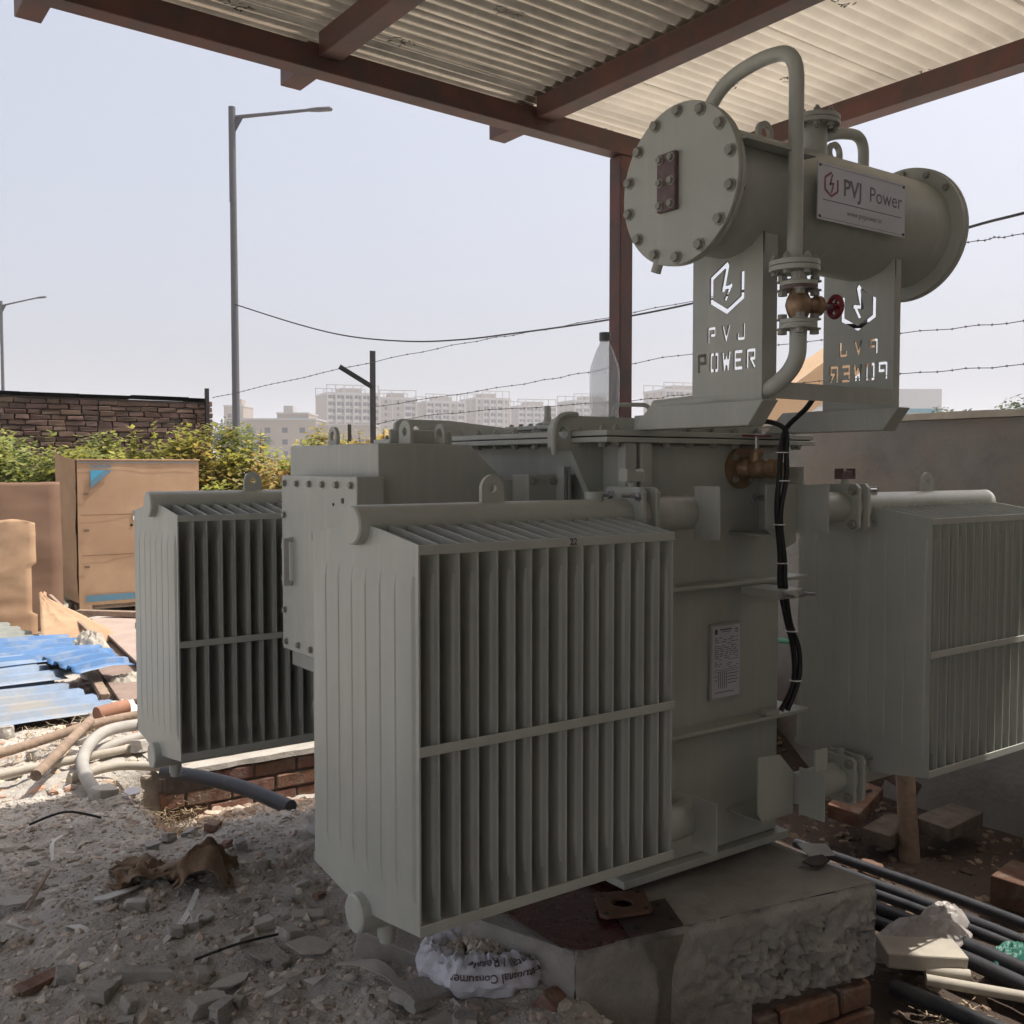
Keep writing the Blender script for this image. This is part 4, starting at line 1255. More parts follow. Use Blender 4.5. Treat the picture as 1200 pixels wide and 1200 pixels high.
# ------------------------------------------------------------------ vegetation
def foliage(mb, c, rx, ry, rz, n, size, R, cols, flat=0.0, clumps=26):
    cl = []
    for k in range(clumps):
        while True:
            q = Vector((R.uniform(-1, 1), R.uniform(-1, 1), R.uniform(-1, 1)))
            if 0.25 < q.length < 1: break
        cl.append((q, R.uniform(0.22, 0.48), R.choice(cols), R.uniform(0.7, 1.25)))
    for k in range(n):
        q0, s, col, br = R.choice(cl)
        d = Vector((R.gauss(0, 1), R.gauss(0, 1), R.gauss(0, 1)))
        d = d.normalized() * s * (R.random() ** 0.4)
        q = q0 + d
        p = Vector((c[0] + q.x * rx, c[1] + q.y * ry, c[2] + q.z * rz))
        if p.z < 0.02: continue
        L = size * R.uniform(0.6, 1.4)
        a = R.uniform(0, 2 * pi)
        t = Vector((cos(a), sin(a), R.uniform(-0.5, 0.7))).normalized()
        sd = t.cross(Vector((R.uniform(-0.4, 0.4), R.uniform(-0.4, 0.4), 1))).normalized() * L * 0.30
        up = sd.cross(t).normalized() * L * 0.08
        j = R.uniform(0.8, 1.2) * br
        mb.add([p, p + t * L * 0.45 + sd + up, p + t * L, p + t * L * 0.45 - sd + up], [(0, 1, 2), (0, 2, 3)], tuple(cc * j for cc in col))
GREENS = [(1.0, 1.0, 1.0), (1.25, 1.15, 0.8), (0.7, 0.85, 0.8), (0.85, 0.95, 0.9)]
REDS = [(1.7, 1.15, 1.3), (1.4, 1.25, 1.0), (1.6, 1.3, 1.6), (1.1, 1.1, 0.9)]
def bush(x, y, rx, ry, h, n, label, cols, seed, size=0.085, shoots=7):
    R = random.Random(seed)
    t = thing('hedge_bush', label, 'bush', (x, y, 0), 'hedge bushes beyond the cartons')
    b = MB()
    foliage(b, (x, y, h * 0.55), rx, ry, h * 0.42, n, size, R, cols, clumps=60)
    st = MB()
    for k in range(shoots):
        sx, sy2 = x + R.uniform(-rx, rx) * 0.8, y + R.uniform(-ry, ry) * 0.6
        hz = h * R.uniform(0.90, 1.06)
        tip = Vector((sx + R.uniform(-0.2, 0.2), sy2 + R.uniform(-0.1, 0.1), hz))
        foot = Vector((x + (sx - x) * 0.5, sy2, 0.0))
        pts = smoothpath([foot, foot.lerp(tip, 0.5) + Vector((R.uniform(-.1, .1), 0, 0)), tip], 4)
        st.tube(pts, [0.014 * (1 - 0.8 * i / (len(pts) - 1)) for i in range(len(pts))], 5)
        for q in range(60):
            u = R.uniform(0.55, 1.0)
            p = foot.lerp(tip, u)
            a = R.uniform(0, 2 * pi)
            tt = Vector((cos(a), sin(a), R.uniform(-0.2, 0.6))).normalized()
            L = size * R.uniform(0.7, 1.3)
            sd = tt.cross(Vector((0, 0, 1))).normalized() * L * 0.3
            cc = R.choice(cols); j = R.uniform(0.9, 1.3)
            b.add([p, p + tt * L * 0.5 + sd, p + tt * L, p + tt * L * 0.5 - sd], [(0, 1, 2), (0, 2, 3)], tuple(v * j for v in cc))
    b.build('foliage', M['leaf'], t, smooth=0)
    st.build('stem', M['stem'], t)
    return t
bush(0.7, 12.4, 0.95, 0.7, 1.78, 13000, 'dense green bush at the left edge beside the brown cardboard', GREENS, 1)
bush(2.0, 12.7, 0.95, 0.7, 1.84, 13000, 'leafy green bush directly behind the tall carton', GREENS, 2)
bush(3.2, 12.5, 0.85, 0.7, 1.84, 13000, 'yellow-green bush behind the right half of the tall carton', [(1.1, 1.05, .8), (1.3, 1.2, .9), (.9, .95, .9)], 3)
bush(4.25, 12.1, 0.85, 0.7, 1.92, 14000, 'reddish yellow bush in front of the street lamp pole', [(1.2, 1.1, .8), (1.5, 1.15, 1.0), (1.0, 1.05, .8)], 4)
bush(5.15, 11.5, 0.75, 0.6, 1.88, 10000, 'bush with red tinged young leaves left of the fence post', REDS, 5)
bush(5.95, 10.9, 0.75, 0.6, 1.86, 8000, 'sparse yellow bush around the foot of the forked fence post', REDS, 6, shoots=10)
bush(7.0, 10.4, 0.9, 0.5, 1.84, 6000, 'sparse yellow bush glimpsed over the transformer lid', [(1.3, 1.2, .8), (1.5, 1.3, .8)], 7)

def far_tree(x, y, h, r, label, seed, n=1600):
    R = random.Random(seed)
    t = thing('distant_tree', label, 'tree', (x, y, 0), 'distant trees over the boundary wall')
    st = MB().tube([(x, y, 0), (x + 0.1 * r, y, h * 0.45), (x, y, h * 0.8)], [r * 0.09, r * 0.07, r * 0.02], 8)
    for k in range(6):
        a = k * pi / 3
        st.tube([(x, y, h * 0.45), (x + cos(a) * r * 0.4, y + sin(a) * r * 0.4, h * 0.68), (x + cos(a) * r * 0.7, y + sin(a) * r * 0.7, h * 0.82)], [r * 0.04, r * 0.025, r * 0.01], 5)
    st.build('trunk', M['stem'], t)
    b = MB()
    foliage(b, (x, y, h * 0.70), r, r, h * 0.30, n, r * 0.16, R, GREENS, clumps=30)
    b.build('crown', M['leaf_far'], t, smooth=0)
dirR = lambda px, d: Vector((0.584 * d + 0.812 * (px - 600) / 1189 * d, 0.812 * d - 0.584 * (px - 600) / 1189 * d))
q = dirR(1105, 110); far_tree(q.x, q.y, 7.6, 3.4, 'hazy round tree right of the blue glass building', 21)
q = dirR(1200, 70); far_tree(q.x, q.y, 6.3, 2.2, 'small tree at the right edge above the wall cap', 22)
q = dirR(258, 150); far_tree(q.x, q.y, 8.2, 3.5, 'grey green tree just right of the old brick wall', 23)
q = dirR(295, 170); far_tree(q.x, q.y, 7.6, 3.0, 'low hazy tree behind the lamp pole', 24)

# ------------------------------------------------------------------ street lamps
def lamp(x, y, h, label, arm, droop=0.0):
    t = thing('street_lamp', label, 'street lamp', (x, y, 0), 'street lamps')
    pole = MB().tube([(x, y, -0.1), (x - 0.005 * arm.x, y, h * 0.85), (x - 0.01 * arm.x, y, h * 0.852)], [0.075, 0.058, 0.062], 16)
    pole.cyl((x - 0.01 * arm.x, y, h * 0.80), (x - 0.01 * arm.x, y, h + 0.12), 0.062, n=16)
    po = pole.build('pole', M['pole'], t)
    p0 = Vector((x, y, h - 0.06))
    p1 = p0 + arm
    ar = MB().tube([p0, p0.lerp(p1, 0.5), p1], [0.036, 0.032, 0.028], 12)
    ar.build('arm', M['pole'], t)
    d = Vector((arm.x, arm.y, 0)).normalized()
    sd = d.cross(Vector((0, 0, 1)))
    gs = MB()
    a, b_, c = p0 + d * 0.05, p0 + d * 0.20 + Vector((0, 0, 0.02)), p0 + d * 0.05 - Vector((0, 0, 0.25))
    gs.add([a + sd * .01, b_ + sd * .01, c + sd * .01, a - sd * .01, b_ - sd * .01, c - sd * .01], [(0, 1, 2), (5, 4, 3), (0, 3, 4, 1), (1, 4, 5, 2), (2, 5, 3, 0)])
    gs.build('gusset', M['pole'], t)
    hd = MB()
    e = p1 + arm.normalized() * 0.42
    hd.tube([p1 - arm.normalized() * 0.06, p1 + arm.normalized() * 0.02, p1.lerp(e, 0.4), e - arm.normalized() * 0.03, e], [0.035, 0.055, 0.075, 0.07, 0.03], 10)
    hd.v = [(vx_, vy_, p1.z + (vz_ - p1.z) * 0.55) for (vx_, vy_, vz_) in hd.v]
    hd.build('lamp_head', M['pole'], t)
    return t
lamp(6.66, 17.75, 7.75, 'tall grey street lamp with a single arm behind the hedge', Vector((1.10, -0.79, 0.13)))
lamp(7.2, 44.5, 7.9, 'distant street lamp cut by the left edge of the picture', Vector((1.12, -0.80, 0.30)))

# ------------------------------------------------------------------ fence posts, barbed wire, cable
def angle_post(x, y, z1, label, w=0.065, arm=None):
    t = thing('fence_post', label, 'fence post', (x, y, 0), 'angle iron fence posts')
    b = MB().box(x - w / 2, x + w / 2, y - 0.004, y + 0.004, -0.2, z1)
    b.box(x + w / 2 - 0.007, x + w / 2, y + 0.0045, y + w, -0.2, z1)
    b.build('upright', M['fence'], t)
    if arm:
        MB().bar((x - 0.01, y - 0.012, arm[0]), (x + arm[1].x, y + arm[1].y, arm[0] + arm[1].z), 0.055, 0.055).build('strut', M['fence'], t)
    return t
angle_post(5.465, 10.30, 2.81, 'dark forked angle-iron fence post rising above the yellow bushes', 0.070, (2.40, Vector((-0.30, 0.22, 0.23))))
angle_post(5.47, 10.90, 2.0, 'short dark stake beside the forked fence post', 0.045)
angle_post(7.72, 5.45, 3.4, 'fence post standing behind the conservator drum', 0.06)
def barbed(pts, label, seed, r=0.0035):
    R = random.Random(seed)
    t = thing('barbed_wire', label, 'barbed wire', pts[0], 'barbed wire strands')
    sag = smoothpath(pts, 8)
    sag = [q + Vector((0, 0, 0.006 * sin(i * 1.7 + seed))) for i, q in enumerate(sag)]
    w = MB().tube(sag, r, 6)
    w.build('strand', M['wire'], t)
    bb = MB()
    acc = 0
    for i in range(len(sag) - 1):
        a, c = sag[i], sag[i + 1]
        n = max(1, int((c - a).length / 0.11))
        for k in range(n):
            q = a.lerp(c, k / n)
            u, v = frame_of(c - a)
            an = R.uniform(0, pi)
            d = (u * cos(an) + v * sin(an)) * 0.013
            bb.tube([q - d, q + d], 0.0022, 4)
            d2 = (u * sin(an) - v * cos(an) + (c - a).normalized() * 0.5) * 0.011
            bb.tube([q - d2, q + d2], 0.0022, 4)
            bb.tube([q - (c - a).normalized() * 0.008, q + (c - a).normalized() * 0.008], 0.0062, 5)
    tag(bb.build('barbs', M['wire'], t), None, kind='stuff')
barbed([(4.723, 13.423, 2.421), (5.225, 10.607, 2.618), (6.051, 9.285, 2.838), (6.522, 8.458, 2.933), (7.208, 6.988, 3.106), (7.764, 5.611, 3.278), (7.643, 4.464, 3.263), (7.5, 3.947, 3.216), (7.2, 2.6, 3.05)], 'top barbed wire strand running from the brick wall to the right', 1)
barbed([(5.459, 10.291, 2.174), (6.452, 8.971, 2.377), (6.743, 8.027, 2.469), (7.195, 6.969, 2.595), (7.637, 5.049, 2.615), (7.484, 3.924, 2.573), (7.2, 2.6, 2.5)], 'middle barbed wire strand crossing behind the bottle', 2)
barbed([(5.454, 10.283, 1.981), (6.026, 9.508, 2.091), (6.783, 7.487, 2.146), (7.185, 6.955, 2.208), (7.629, 5.036, 2.272), (7.476, 3.912, 2.251), (7.2, 2.6, 2.2)], 'lowest barbed wire strand just above the transformer lid', 3)
ocab = MB().tube(smoothpath([(6.638, 17.72, 4.398), (7.095, 15.989, 3.881), (7.329, 14.57, 3.553), (7.586, 13.141, 3.35), (7.764, 12.023, 3.276), (7.936, 11.035, 3.268), (7.877, 9.225, 3.213), (7.722, 7.486, 3.194), (7.333, 5.3, 3.208), (7.169, 4.189, 3.266), (7.004, 3.69, 3.248), (6.6, 2.4, 3.2)], 8), 0.011, 8).build('overhead_cable', M['black'])
tag(ocab, 'black overhead cable slung from the street lamp across the sky', 'cable')

# ------------------------------------------------------------------ far buildings
def building(x, y, w, d, h, yaw, label, floors, bays, wallm='bld', frame=True, zlow=0.0, seed=0, group='hazy apartment blocks on the skyline', blank=0.25):
    R = random.Random(seed)
    t = thing('apartment_block', label, 'building', (x, y, 0), group)
    rot = Matrix.Rotation(yaw, 4, 'Z')
    loc = Matrix.Translation((x, y, 0)) @ rot
    def part(mb, name, m, parent=t, smooth=0): return mb.build(name, M[m], parent, smooth=smooth, local=loc)
    wl = part(MB().box(-w / 2, w / 2, -d / 2, d / 2, 0, h), 'wall', wallm)
    fh = h / floors
    lo = int(zlow / fh)
    bw_ = w / bays
    blanks = [R.random() < blank for _ in range(bays)]
    for f in range(lo, floors):
        z0 = f * fh
        win = MB(); bal = MB()
        for b_ in range(bays):
            x0 = -w / 2 + b_ * bw_
            if blanks[b_]:
                win.box(x0 + bw_ * 0.4, x0 + bw_ * 0.6, -d / 2 - 0.03, -d / 2 - 0.01, z0 + fh * 0.35, z0 + fh * 0.8)
                continue
            win.box(x0 + bw_ * 0.12, x0 + bw_ * 0.55, -d / 2 - 0.05, -d / 2 - 0.01, z0 + 0.3, z0 + fh * 0.85)
            win.box(x0 + bw_ * 0.65, x0 + bw_ * 0.92, -d / 2 - 0.05, -d / 2 - 0.01, z0 + fh * 0.35, z0 + fh * 0.85)
            bal.box(x0 + 0.1, x0 + bw_ * 0.6, -d / 2 - 1.5, -d / 2 - 0.06, z0 - 0.12, z0 + 0.12)
            bal.box(x0 + 0.1, x0 + bw_ * 0.6, -d / 2 - 1.5, -d / 2 - 1.4, z0 + 0.13, z0 + 1.05)
        nS = max(2, int(d / 7))
        for b_ in range(nS):
            y0 = -d / 2 + (b_ + 0.3) * d / nS
            win.box(-w / 2 - 0.05, -w / 2 - 0.01, y0, y0 + 1.6, z0 + fh * 0.3, z0 + fh * 0.85)
        if win.v: tag(part(win, 'windows', 'bldwin'), None, kind='stuff')
        if bal.v: tag(part(bal, 'balconies', 'slab'), None, kind='stuff')
        part(MB().box(-w / 2 - 0.15, w / 2 + 0.15, -d / 2 - 0.25, -d / 2 - 0.055, z0 + fh * 0.92, z0 + fh * 1.02), 'floor_band', 'slab')
    pier = MB()
    for b_ in range(bays + 1):
        x0 = -w / 2 + b_ * bw_
        pier.box(x0 - 0.25, x0 + 0.25, -d / 2 - 1.7, -d / 2 - 1.52, 0, h + 0.4)
    tag(part(pier, 'piers', 'slab'), None, kind='stuff')
    par = part(MB().box(-w / 2 - 0.2, w / 2 + 0.2, -d / 2 - 0.2, d / 2 + 0.2, h, h + 0.9), 'parapet', 'slab')
    if frame:
        fr = MB()
        k = max(3, bays)
        for b_ in range(k + 1):
            x0 = -w / 2 + b_ * w / k
            for yy in (-d / 2 + 0.2, d / 2 - 0.2):
                fr.box(x0 - 0.18, x0 + 0.18, yy - 0.18, yy + 0.18, h + 0.9, h + 4.0)
        for yy in (-d / 2 + 0.2, d / 2 - 0.2):
            fr.box(-w / 2 - 0.2, w / 2 + 0.2, yy - 0.25, yy + 0.25, h + 4.0, h + 4.4)
        tag(part(fr, 'roof_frame', 'slab'), None, kind='stuff')
        part(MB().box(-w * 0.15, w * 0.25, -d * 0.2, d * 0.3, h + 0.9, h + 3.4), 'stair_head', wallm)
    return t
yv = YAW - pi / 2
def bpos(px, D):
    v = dirR(px, D); return v.x, v.y
for (px, D, wpx, ytop, dep_, fl, bays, wm, label, blank, dyaw) in (
    (407, 470, 60, 465, 24, 11, 6, 'bld', 'hazy unfinished apartment block with open balconies left of the forked fence post', 0.0, 0.40),
    (462, 500, 42, 470, 22, 11, 3, 'bld2', 'hazy beige apartment block partly behind the forked fence post', 0.7, 0.30),
    (515, 520, 46, 474, 22, 11, 5, 'bld', 'hazy balconied block second right of the forked fence post', 0.1, 0.36),
    (568, 540, 42, 470, 22, 11, 5, 'bld', 'hazy apartment block above the flange with the eye plate', 0.3, 0.42),
    (622, 560, 46, 479, 22, 11, 5, 'bld', 'hazy apartment block left of the bottle', 0.2, 0.30),
    (690, 560, 60, 473, 22, 11, 6, 'bld', 'hazy apartment block directly behind the bottle', 0.2, 0.38),
    (793, 520, 62, 461, 22, 12, 5, 'bld', 'hazy taller apartment block between red post and left conservator post', 0.2, 0.35)):
    x, y = bpos(px, D)
    hz = 1.5 + (547 - ytop) / 1189 * D
    building(x, y, wpx / 1189 * D, dep_, hz, yv + dyaw, label, fl, bays, wm, True, hz * 0.42, px, blank=blank)
for (px, D, wpx, ytop, wm, label) in (
    (281, 420, 22, 478, 'bld', 'small grey block on the skyline beside the lamp pole'),
    (335, 300, 84, 494, 'bld2', 'long low beige building on the skyline right of the lamp pole'),
    (350, 340, 36, 487, 'bld', 'low building with a blue panel left of the unfinished block'),
    (410, 300, 60, 500, 'bld2', 'low beige shed under the unfinished apartment block'),
    (500, 310, 40, 497, 'bld2', 'plain low wall below the second balconied block'),
    (960, 160, 90, 480, 'whitewall', 'white low building seen between the two conservator posts')):
    x, y = bpos(px, D)
    hz = 1.5 + (547 - ytop) / 1189 * D
    w = wpx / 1189 * D
    t = thing('low_building', label, 'building', (x, y, 0), 'low buildings on the skyline')
    loc = Matrix.Translation((x, y, 0)) @ Matrix.Rotation(yv, 4, 'Z')
    MB().box(-w / 2, w / 2, -8, 8, 0, hz).build('wall', M[wm], t, smooth=0, local=loc)
    MB().box(-w / 2 - .2, w / 2 + .2, -8.2, 8.2, hz, hz + 0.5).build('parapet', M['slab'], t, smooth=0, local=loc)
    for k in range(max(2, int(w / 5))):
        x0 = -w / 2 + (k + 0.3) * 5
        if x0 + 1.6 > w / 2: break
        for f in range(max(1, int(hz / 3.4))):
            MB().box(x0, x0 + 1.6, -8.06, -8.01, f * 3.4 + 1, f * 3.4 + 2.5).build('window', M['bldwin'], t, smooth=0, local=loc)
    if px == 350:
        MB().box(-w * 0.1, w * 0.45, -8.1, -8.06, hz - 4.0, hz - 1.2).build('blue_panel', M['cyanink'], t, smooth=0, local=loc)
        MB().box(-w * 0.4, -w * 0.1, -3, 3, hz + 0.5, hz + 3).build('roof_tank', M['slab'], t, smooth=0, local=loc)
    if px == 281:
        MB().box(-1, 2, -3, 3, hz + 0.5, hz + 3.2).build('stair_head', M['bld'], t, smooth=0, local=loc)
x, y = bpos(1062, 200)
t = thing('glass_building', 'blue glass fronted building with white top right of the posts', 'building', (x, y, 0))
loc = Matrix.Translation((x, y, 0)) @ Matrix.Rotation(yv, 4, 'Z')
MB().box(-7, 3.6, -7, 7, 0, 12.5).build('wall', M['glassblue'], t, smooth=0, local=loc)
MB().box(-7.1, 3.7, -7.1, 7.1, 12.5, 16.2).build('roof_band', M['whitewall'], t, smooth=0, local=loc)
for k in range(4):
    MB().box(-7.1, 3.65, -7.08, -7.01, 2.5 + k * 3, 2.75 + k * 3).build('mullion', M['bld'], t, smooth=0, local=loc)
MB().box(3.5, 3.8, -7.15, -6.9, 0, 12.5).build('white_corner', M['whitewall'], t, smooth=0, local=loc)
# tan tarpaulin shelter seen between the posts
x, y = bpos(938, 12.0)
t = thing('tarpaulin_shelter', 'tan tarpaulin shelter roof seen between the conservator posts', 'tarpaulin', (x, y, 0))
r_ = Vector((0.812, -0.584, 0)); f_ = Vector((0.584, 0.812, 0))
c = Vector((x, y, 0))
tb = MB()
nu = 14
pts = []
for j in range(9):
    for i in range(nu + 1):
        u, v = i / nu, j / 8
        p = c + r_ * (-0.75 + 1.6 * u) + f_ * (v * 1.4)
        z = 2.0 + 1.15 * u * (1 - 0.15 * v) + 0.02 * fbm(u * 3, v * 2, 0, 2, 3) + 0.18 * v - 0.08 * sin(pi * v)
        pts.append((p.x, p.y, z))
tb.v = pts
tb.f = [(j * 15 + i, j * 15 + i + 1, (j + 1) * 15 + i + 1, (j + 1) * 15 + i) for j in range(8) for i in range(nu)]
tb.build('tarpaulin', M['tarp'], t, smooth=60)
fl_ = MB()
for i in range(nu + 1):
    u = i / nu
    p = c + r_ * (-0.75 + 1.6 * u)
    z = 2.0 + 1.15 * u
    dz = 0.30 + 0.45 * u * (1 - u) + 0.10 * u
    fl_.v += [(p.x, p.y, z - 0.004), (p.x + 0.02 * sin(i), p.y, z - dz)]
fl_.f = [(2 * i, 2 * i + 1, 2 * i + 3, 2 * i + 2) for i in range(nu)]
fl_.build('valance', M['tarp'], t, smooth=60)
for k in (-0.7, 0.8):
    p = c + r_ * k
    MB().cyl((p.x, p.y, 0), (p.x, p.y, 2.0 + (k + 0.75) / 1.6 * 1.15 - 0.02), 0.025, n=8).build('pole', M['wood'], t)

# ------------------------------------------------------------------ cartons and cardboard on the left
cx0, cx1, cyf, cyb = 2.345, 3.545, 10.55, 11.30
ct = thing('tall_carton', 'tall brown appliance carton with blue triangle print on a pallet', 'carton', (2.95, 10.9, 0))
cbm = MB()
nz, nxw = 14, 10
def cbulge(u, v): return 0.012 * sin(pi * u) * sin(pi * v) + 0.006 * fbm(u * 3, v * 4, 2, 1.2, 2)
for j in range(nz + 1):
    for i in range(nxw + 1):
        u, v = i / nxw, j / nz
        cbm.v.append((cx0 + (cx1 - cx0) * u, cyf - cbulge(u, v), 0.02 + 1.54 * v))
for j in range(nz):
    for i in range(nxw):
        if j < 1 and 2 <= i + 1 and i + 1 > 1: continue
        cbm.f.append((j * (nxw + 1) + i, j * (nxw + 1) + i + 1, (j + 1) * (nxw + 1) + i + 1, (j + 1) * (nxw + 1) + i))
cbm.build('front_panel', M['card'], ct, smooth=40)
MB().box(cx0 + 0.004, cx1 - 0.004, cyf + 0.03, cyb, 0.15, 1.555).build('carton_body', M['card'], ct, smooth=0)
MB().box(cx0 - 0.01, cx1 + 0.012, cyf - 0.012, cyb, 1.5605, 1.575).build('lid', M['card'], ct, bevel=0.003)
sidep = MB()
for j in range(15):
    for i in range(6):
        u, v = i / 5, j / 14
        y = cyf + 0.02 + (cyb - cyf) * u
        sidep.v.append((cx0 - 0.012 - 0.07 * sin(pi * u * 0.9) * (0.4 + 0.6 * v) - 0.02 * fbm(u * 2, v * 5, 1, 1, 2), y, 0.24 + 0.12 * u + 1.32 * v))
for j in range(14):
    for i in range(5):
        sidep.f.append((j * 6 + i, (j + 1) * 6 + i, (j + 1) * 6 + i + 1, j * 6 + i + 1))
sidep.build('loose_side_flap', M['card'], ct, smooth=40)
yy = cyf - 0.020
pr = MB()
pr.prism([(2.465, 1.465), (2.60, 1.465), (2.465, 1.35)], 'XZ', yy - 0.0008, yy)
pr.build('triangle_print', M['cyanink'], ct, smooth=0)
MB().prism([(2.602, 1.465), (2.672, 1.465), (2.465, 1.285), (2.465, 1.347)], 'XZ', yy - 0.0008, yy).build('triangle_print', M['blueink'], ct, smooth=0)
inst('lettering', text_mesh('DAIKIN', 0.056, M['blueink'], bold=0.001, space=1.05), ct, basis((2.465, yy - 0.001, 1.498), (1, 0, 0), (0, 0, 1)))
MB().box(2.405, 3.48, yy - 0.0008, yy, 0.165, 0.228).build('blue_stripe', M['blueink'], ct, smooth=0)
MB().box(2.36, 3.53, yy + 0.004, yy + 0.0055, 1.538, 1.545).build('seam_line', M['blueink'], ct, smooth=0)
MB().box(2.865, 2.90, yy - 0.001, yy, 0.965, 1.06).build('paper_label', M['wgrey'], ct, smooth=0)
for zc in (0.62, 1.02):
    MB().box(2.37, 3.53, yy + 0.0046, yy + 0.0056, zc, zc + 0.006).build('crease_line', M['card_brown'], ct, smooth=0)
for (xc, zc) in ((2.84, 0.90), (2.395, 0.86), (2.395, 1.22), (2.395, 0.50)):
    MB().box(xc, xc + (0.022 if xc > 2.5 else 0.05), yy + 0.003, yy + 0.004, zc, zc + 0.022).build('hand_slot' if xc > 2.5 else 'scuff_mark', M['black'] if xc > 2.5 else M['card_brown'], ct, smooth=0)
pl = thing('wooden_pallet', 'pale wooden pallet under the tall carton', 'pallet', (2.95, 10.9, 0))
for xx in (2.40, 2.90, 3.42):
    for yv_ in (10.58, 10.90, 11.20):
        MB().box(xx, xx + 0.10, yv_, yv_ + 0.09, 0.0, 0.082).build('block', M['wood'], pl)
for yv_ in (10.57, 10.80, 11.03, 11.20):
    MB().box(2.37, 3.53, yv_, yv_ + 0.10, 0.083, 0.105).build('deck_board', M['wood'], pl, bevel=0.003)
MB().box(2.37, 3.53, 10.575, 10.60, 0.106, 0.135).build('lead_board', M['wood'], pl, bevel=0.003)

def card_sheet(name, label, p0, u, v, w, h, m, bow=0.03, seed=0, thick=0.006, poly=None):
    b = MB()
    u, v = Vector(u).normalized(), Vector(v).normalized()
    nrm = u.cross(v)
    nn, mm = 14, 44
    for j in range(mm + 1):
        for i in range(nn + 1):
            a, c = i / nn, j / mm
            e = 0.012 * fbm(a * 4, c * 4, seed, 1.5, 3)
            ww = w if poly is None else poly(c) * w
            p = Vector(p0) + u * (a * ww) + v * (c * (h + 0.02 * fbm(a * 3, seed, 0, 1.3, 2))) + nrm * (bow * sin(pi * a) * 0.5 + bow * sin(pi * c) * 0.5 + e)
            b.v.append(tuple(p))
    for j in range(mm):
        for i in range(nn):
            b.f.append((j * (nn + 1) + i, j * (nn + 1) + i + 1, (j + 1) * (nn + 1) + i + 1, (j + 1) * (nn + 1) + i))
    o = b.build(name, M[m], None, smooth=20)
    s = o.modifiers.new('solid', 'SOLIDIFY'); s.thickness = thick
    tag(o, label, 'cardboard')
    return o
card_sheet('cardboard_sheet', 'large dark brown cardboard panel leaning beside the tall carton', (0.55, 9.95, 0.0), (1, 0.01, 0), (0.0, 0.06, 1), 1.53, 1.36, 'card_brown', 0.03, 1)
card_sheet('cardboard_sheet', 'pale cardboard flap standing in front of the brown panel at the left edge', (0.95, 9.55, 0.0), (1, 0.02, 0), (0.0, 0.03, 1), 0.83, 1.04, 'card', 0.02, 2,
           poly=lambda c: 1.0 if c < 0.22 else (0.95 if c < 0.62 else (1.0 if c < 0.98 else 0.90)))
card_sheet('cardboard_scrap', 'small triangular cardboard scrap propped beside the blue sheets', (1.60, 8.5, 0.05), (1, 0.3, 0.0), (0.1, 0.55, 0.5), 0.75, 0.62, 'card', 0.02, 3, poly=lambda c: max(0.08, 1 - c))

# ------------------------------------------------------------------ roofing sheets lying in the yard
def trap_sheet(label, c, yaw, L, nr, pitch, m, tilt=(0, 0), seed=0, amp=0.030):
    R = random.Random(seed)
    b = MB()
    prof = []
    for k in range(nr):
        y = k * pitch
        prof += [(y, 0), (y + pitch * 0.45, 0), (y + pitch * 0.55, amp), (y + pitch * 0.85, amp), (y + pitch * 0.95, 0)]
    nl = 12
    W = nr * pitch
    for i in range(nl + 1):
        s = i / nl
        for (y, z) in prof:
            b.v.append((-L / 2 + L * s + 0.015 * fbm(y * 5, seed, 0, 1, 2) * (1 if i in (0, nl) else 0), y - W / 2, z + 0.006 * fbm(s * 2, y * 0.3, seed, 1.2, 2) + 0.015 * sin(s * pi)))
    w = len(prof)
    for i in range(nl):
        for j in range(w - 1):
            b.f.append((i * w + j, i * w + j + 1, (i + 1) * w + j + 1, (i + 1) * w + j))
    rot = Matrix.Translation(c) @ Matrix.Rotation(yaw, 4, 'Z') @ Matrix.Rotation(tilt[0], 4, 'X') @ Matrix.Rotation(tilt[1], 4, 'Y')
    b.v = [tuple(rot @ Vector(q)) for q in b.v]
    o = b.build('roofing_sheet', M[m], None, smooth=25)
    s = o.modifiers.new('solid', 'SOLIDIFY'); s.thickness = 0.0025
    tag(o, label, 'roofing sheet')
trap_sheet('grey-green ribbed roofing sheet at the left edge beyond the blue one', (0.90, 8.75, 0.16), 0.22, 1.45, 5, 0.20, 'greysheet', (0.06, 0.03), 1)
trap_sheet('bright blue ribbed roofing sheet on top of the pile', (1.33, 8.05, 0.14), 0.22, 1.15, 5, 0.18, 'bluesheet', (0.03, 0.03), 2)
trap_sheet('small bright blue offcut at the right end of the pile', (1.66, 7.25, 0.17), 0.24, 0.40, 3, 0.17, 'bluesheet', (0.05, -0.02), 3)
trap_sheet('broad faded pale blue roofing sheet nearest the camera', (0.70, 6.72, 0.07), 0.22, 1.65, 6, 0.20, 'palesheet', (0.03, 0.02), 4)
trap_sheet('worn greyish blue roofing sheet lying over the faded one', (0.62, 7.35, 0.13), 0.20, 1.65, 4, 0.20, 'palesheet', (0.04, 0.02), 5)

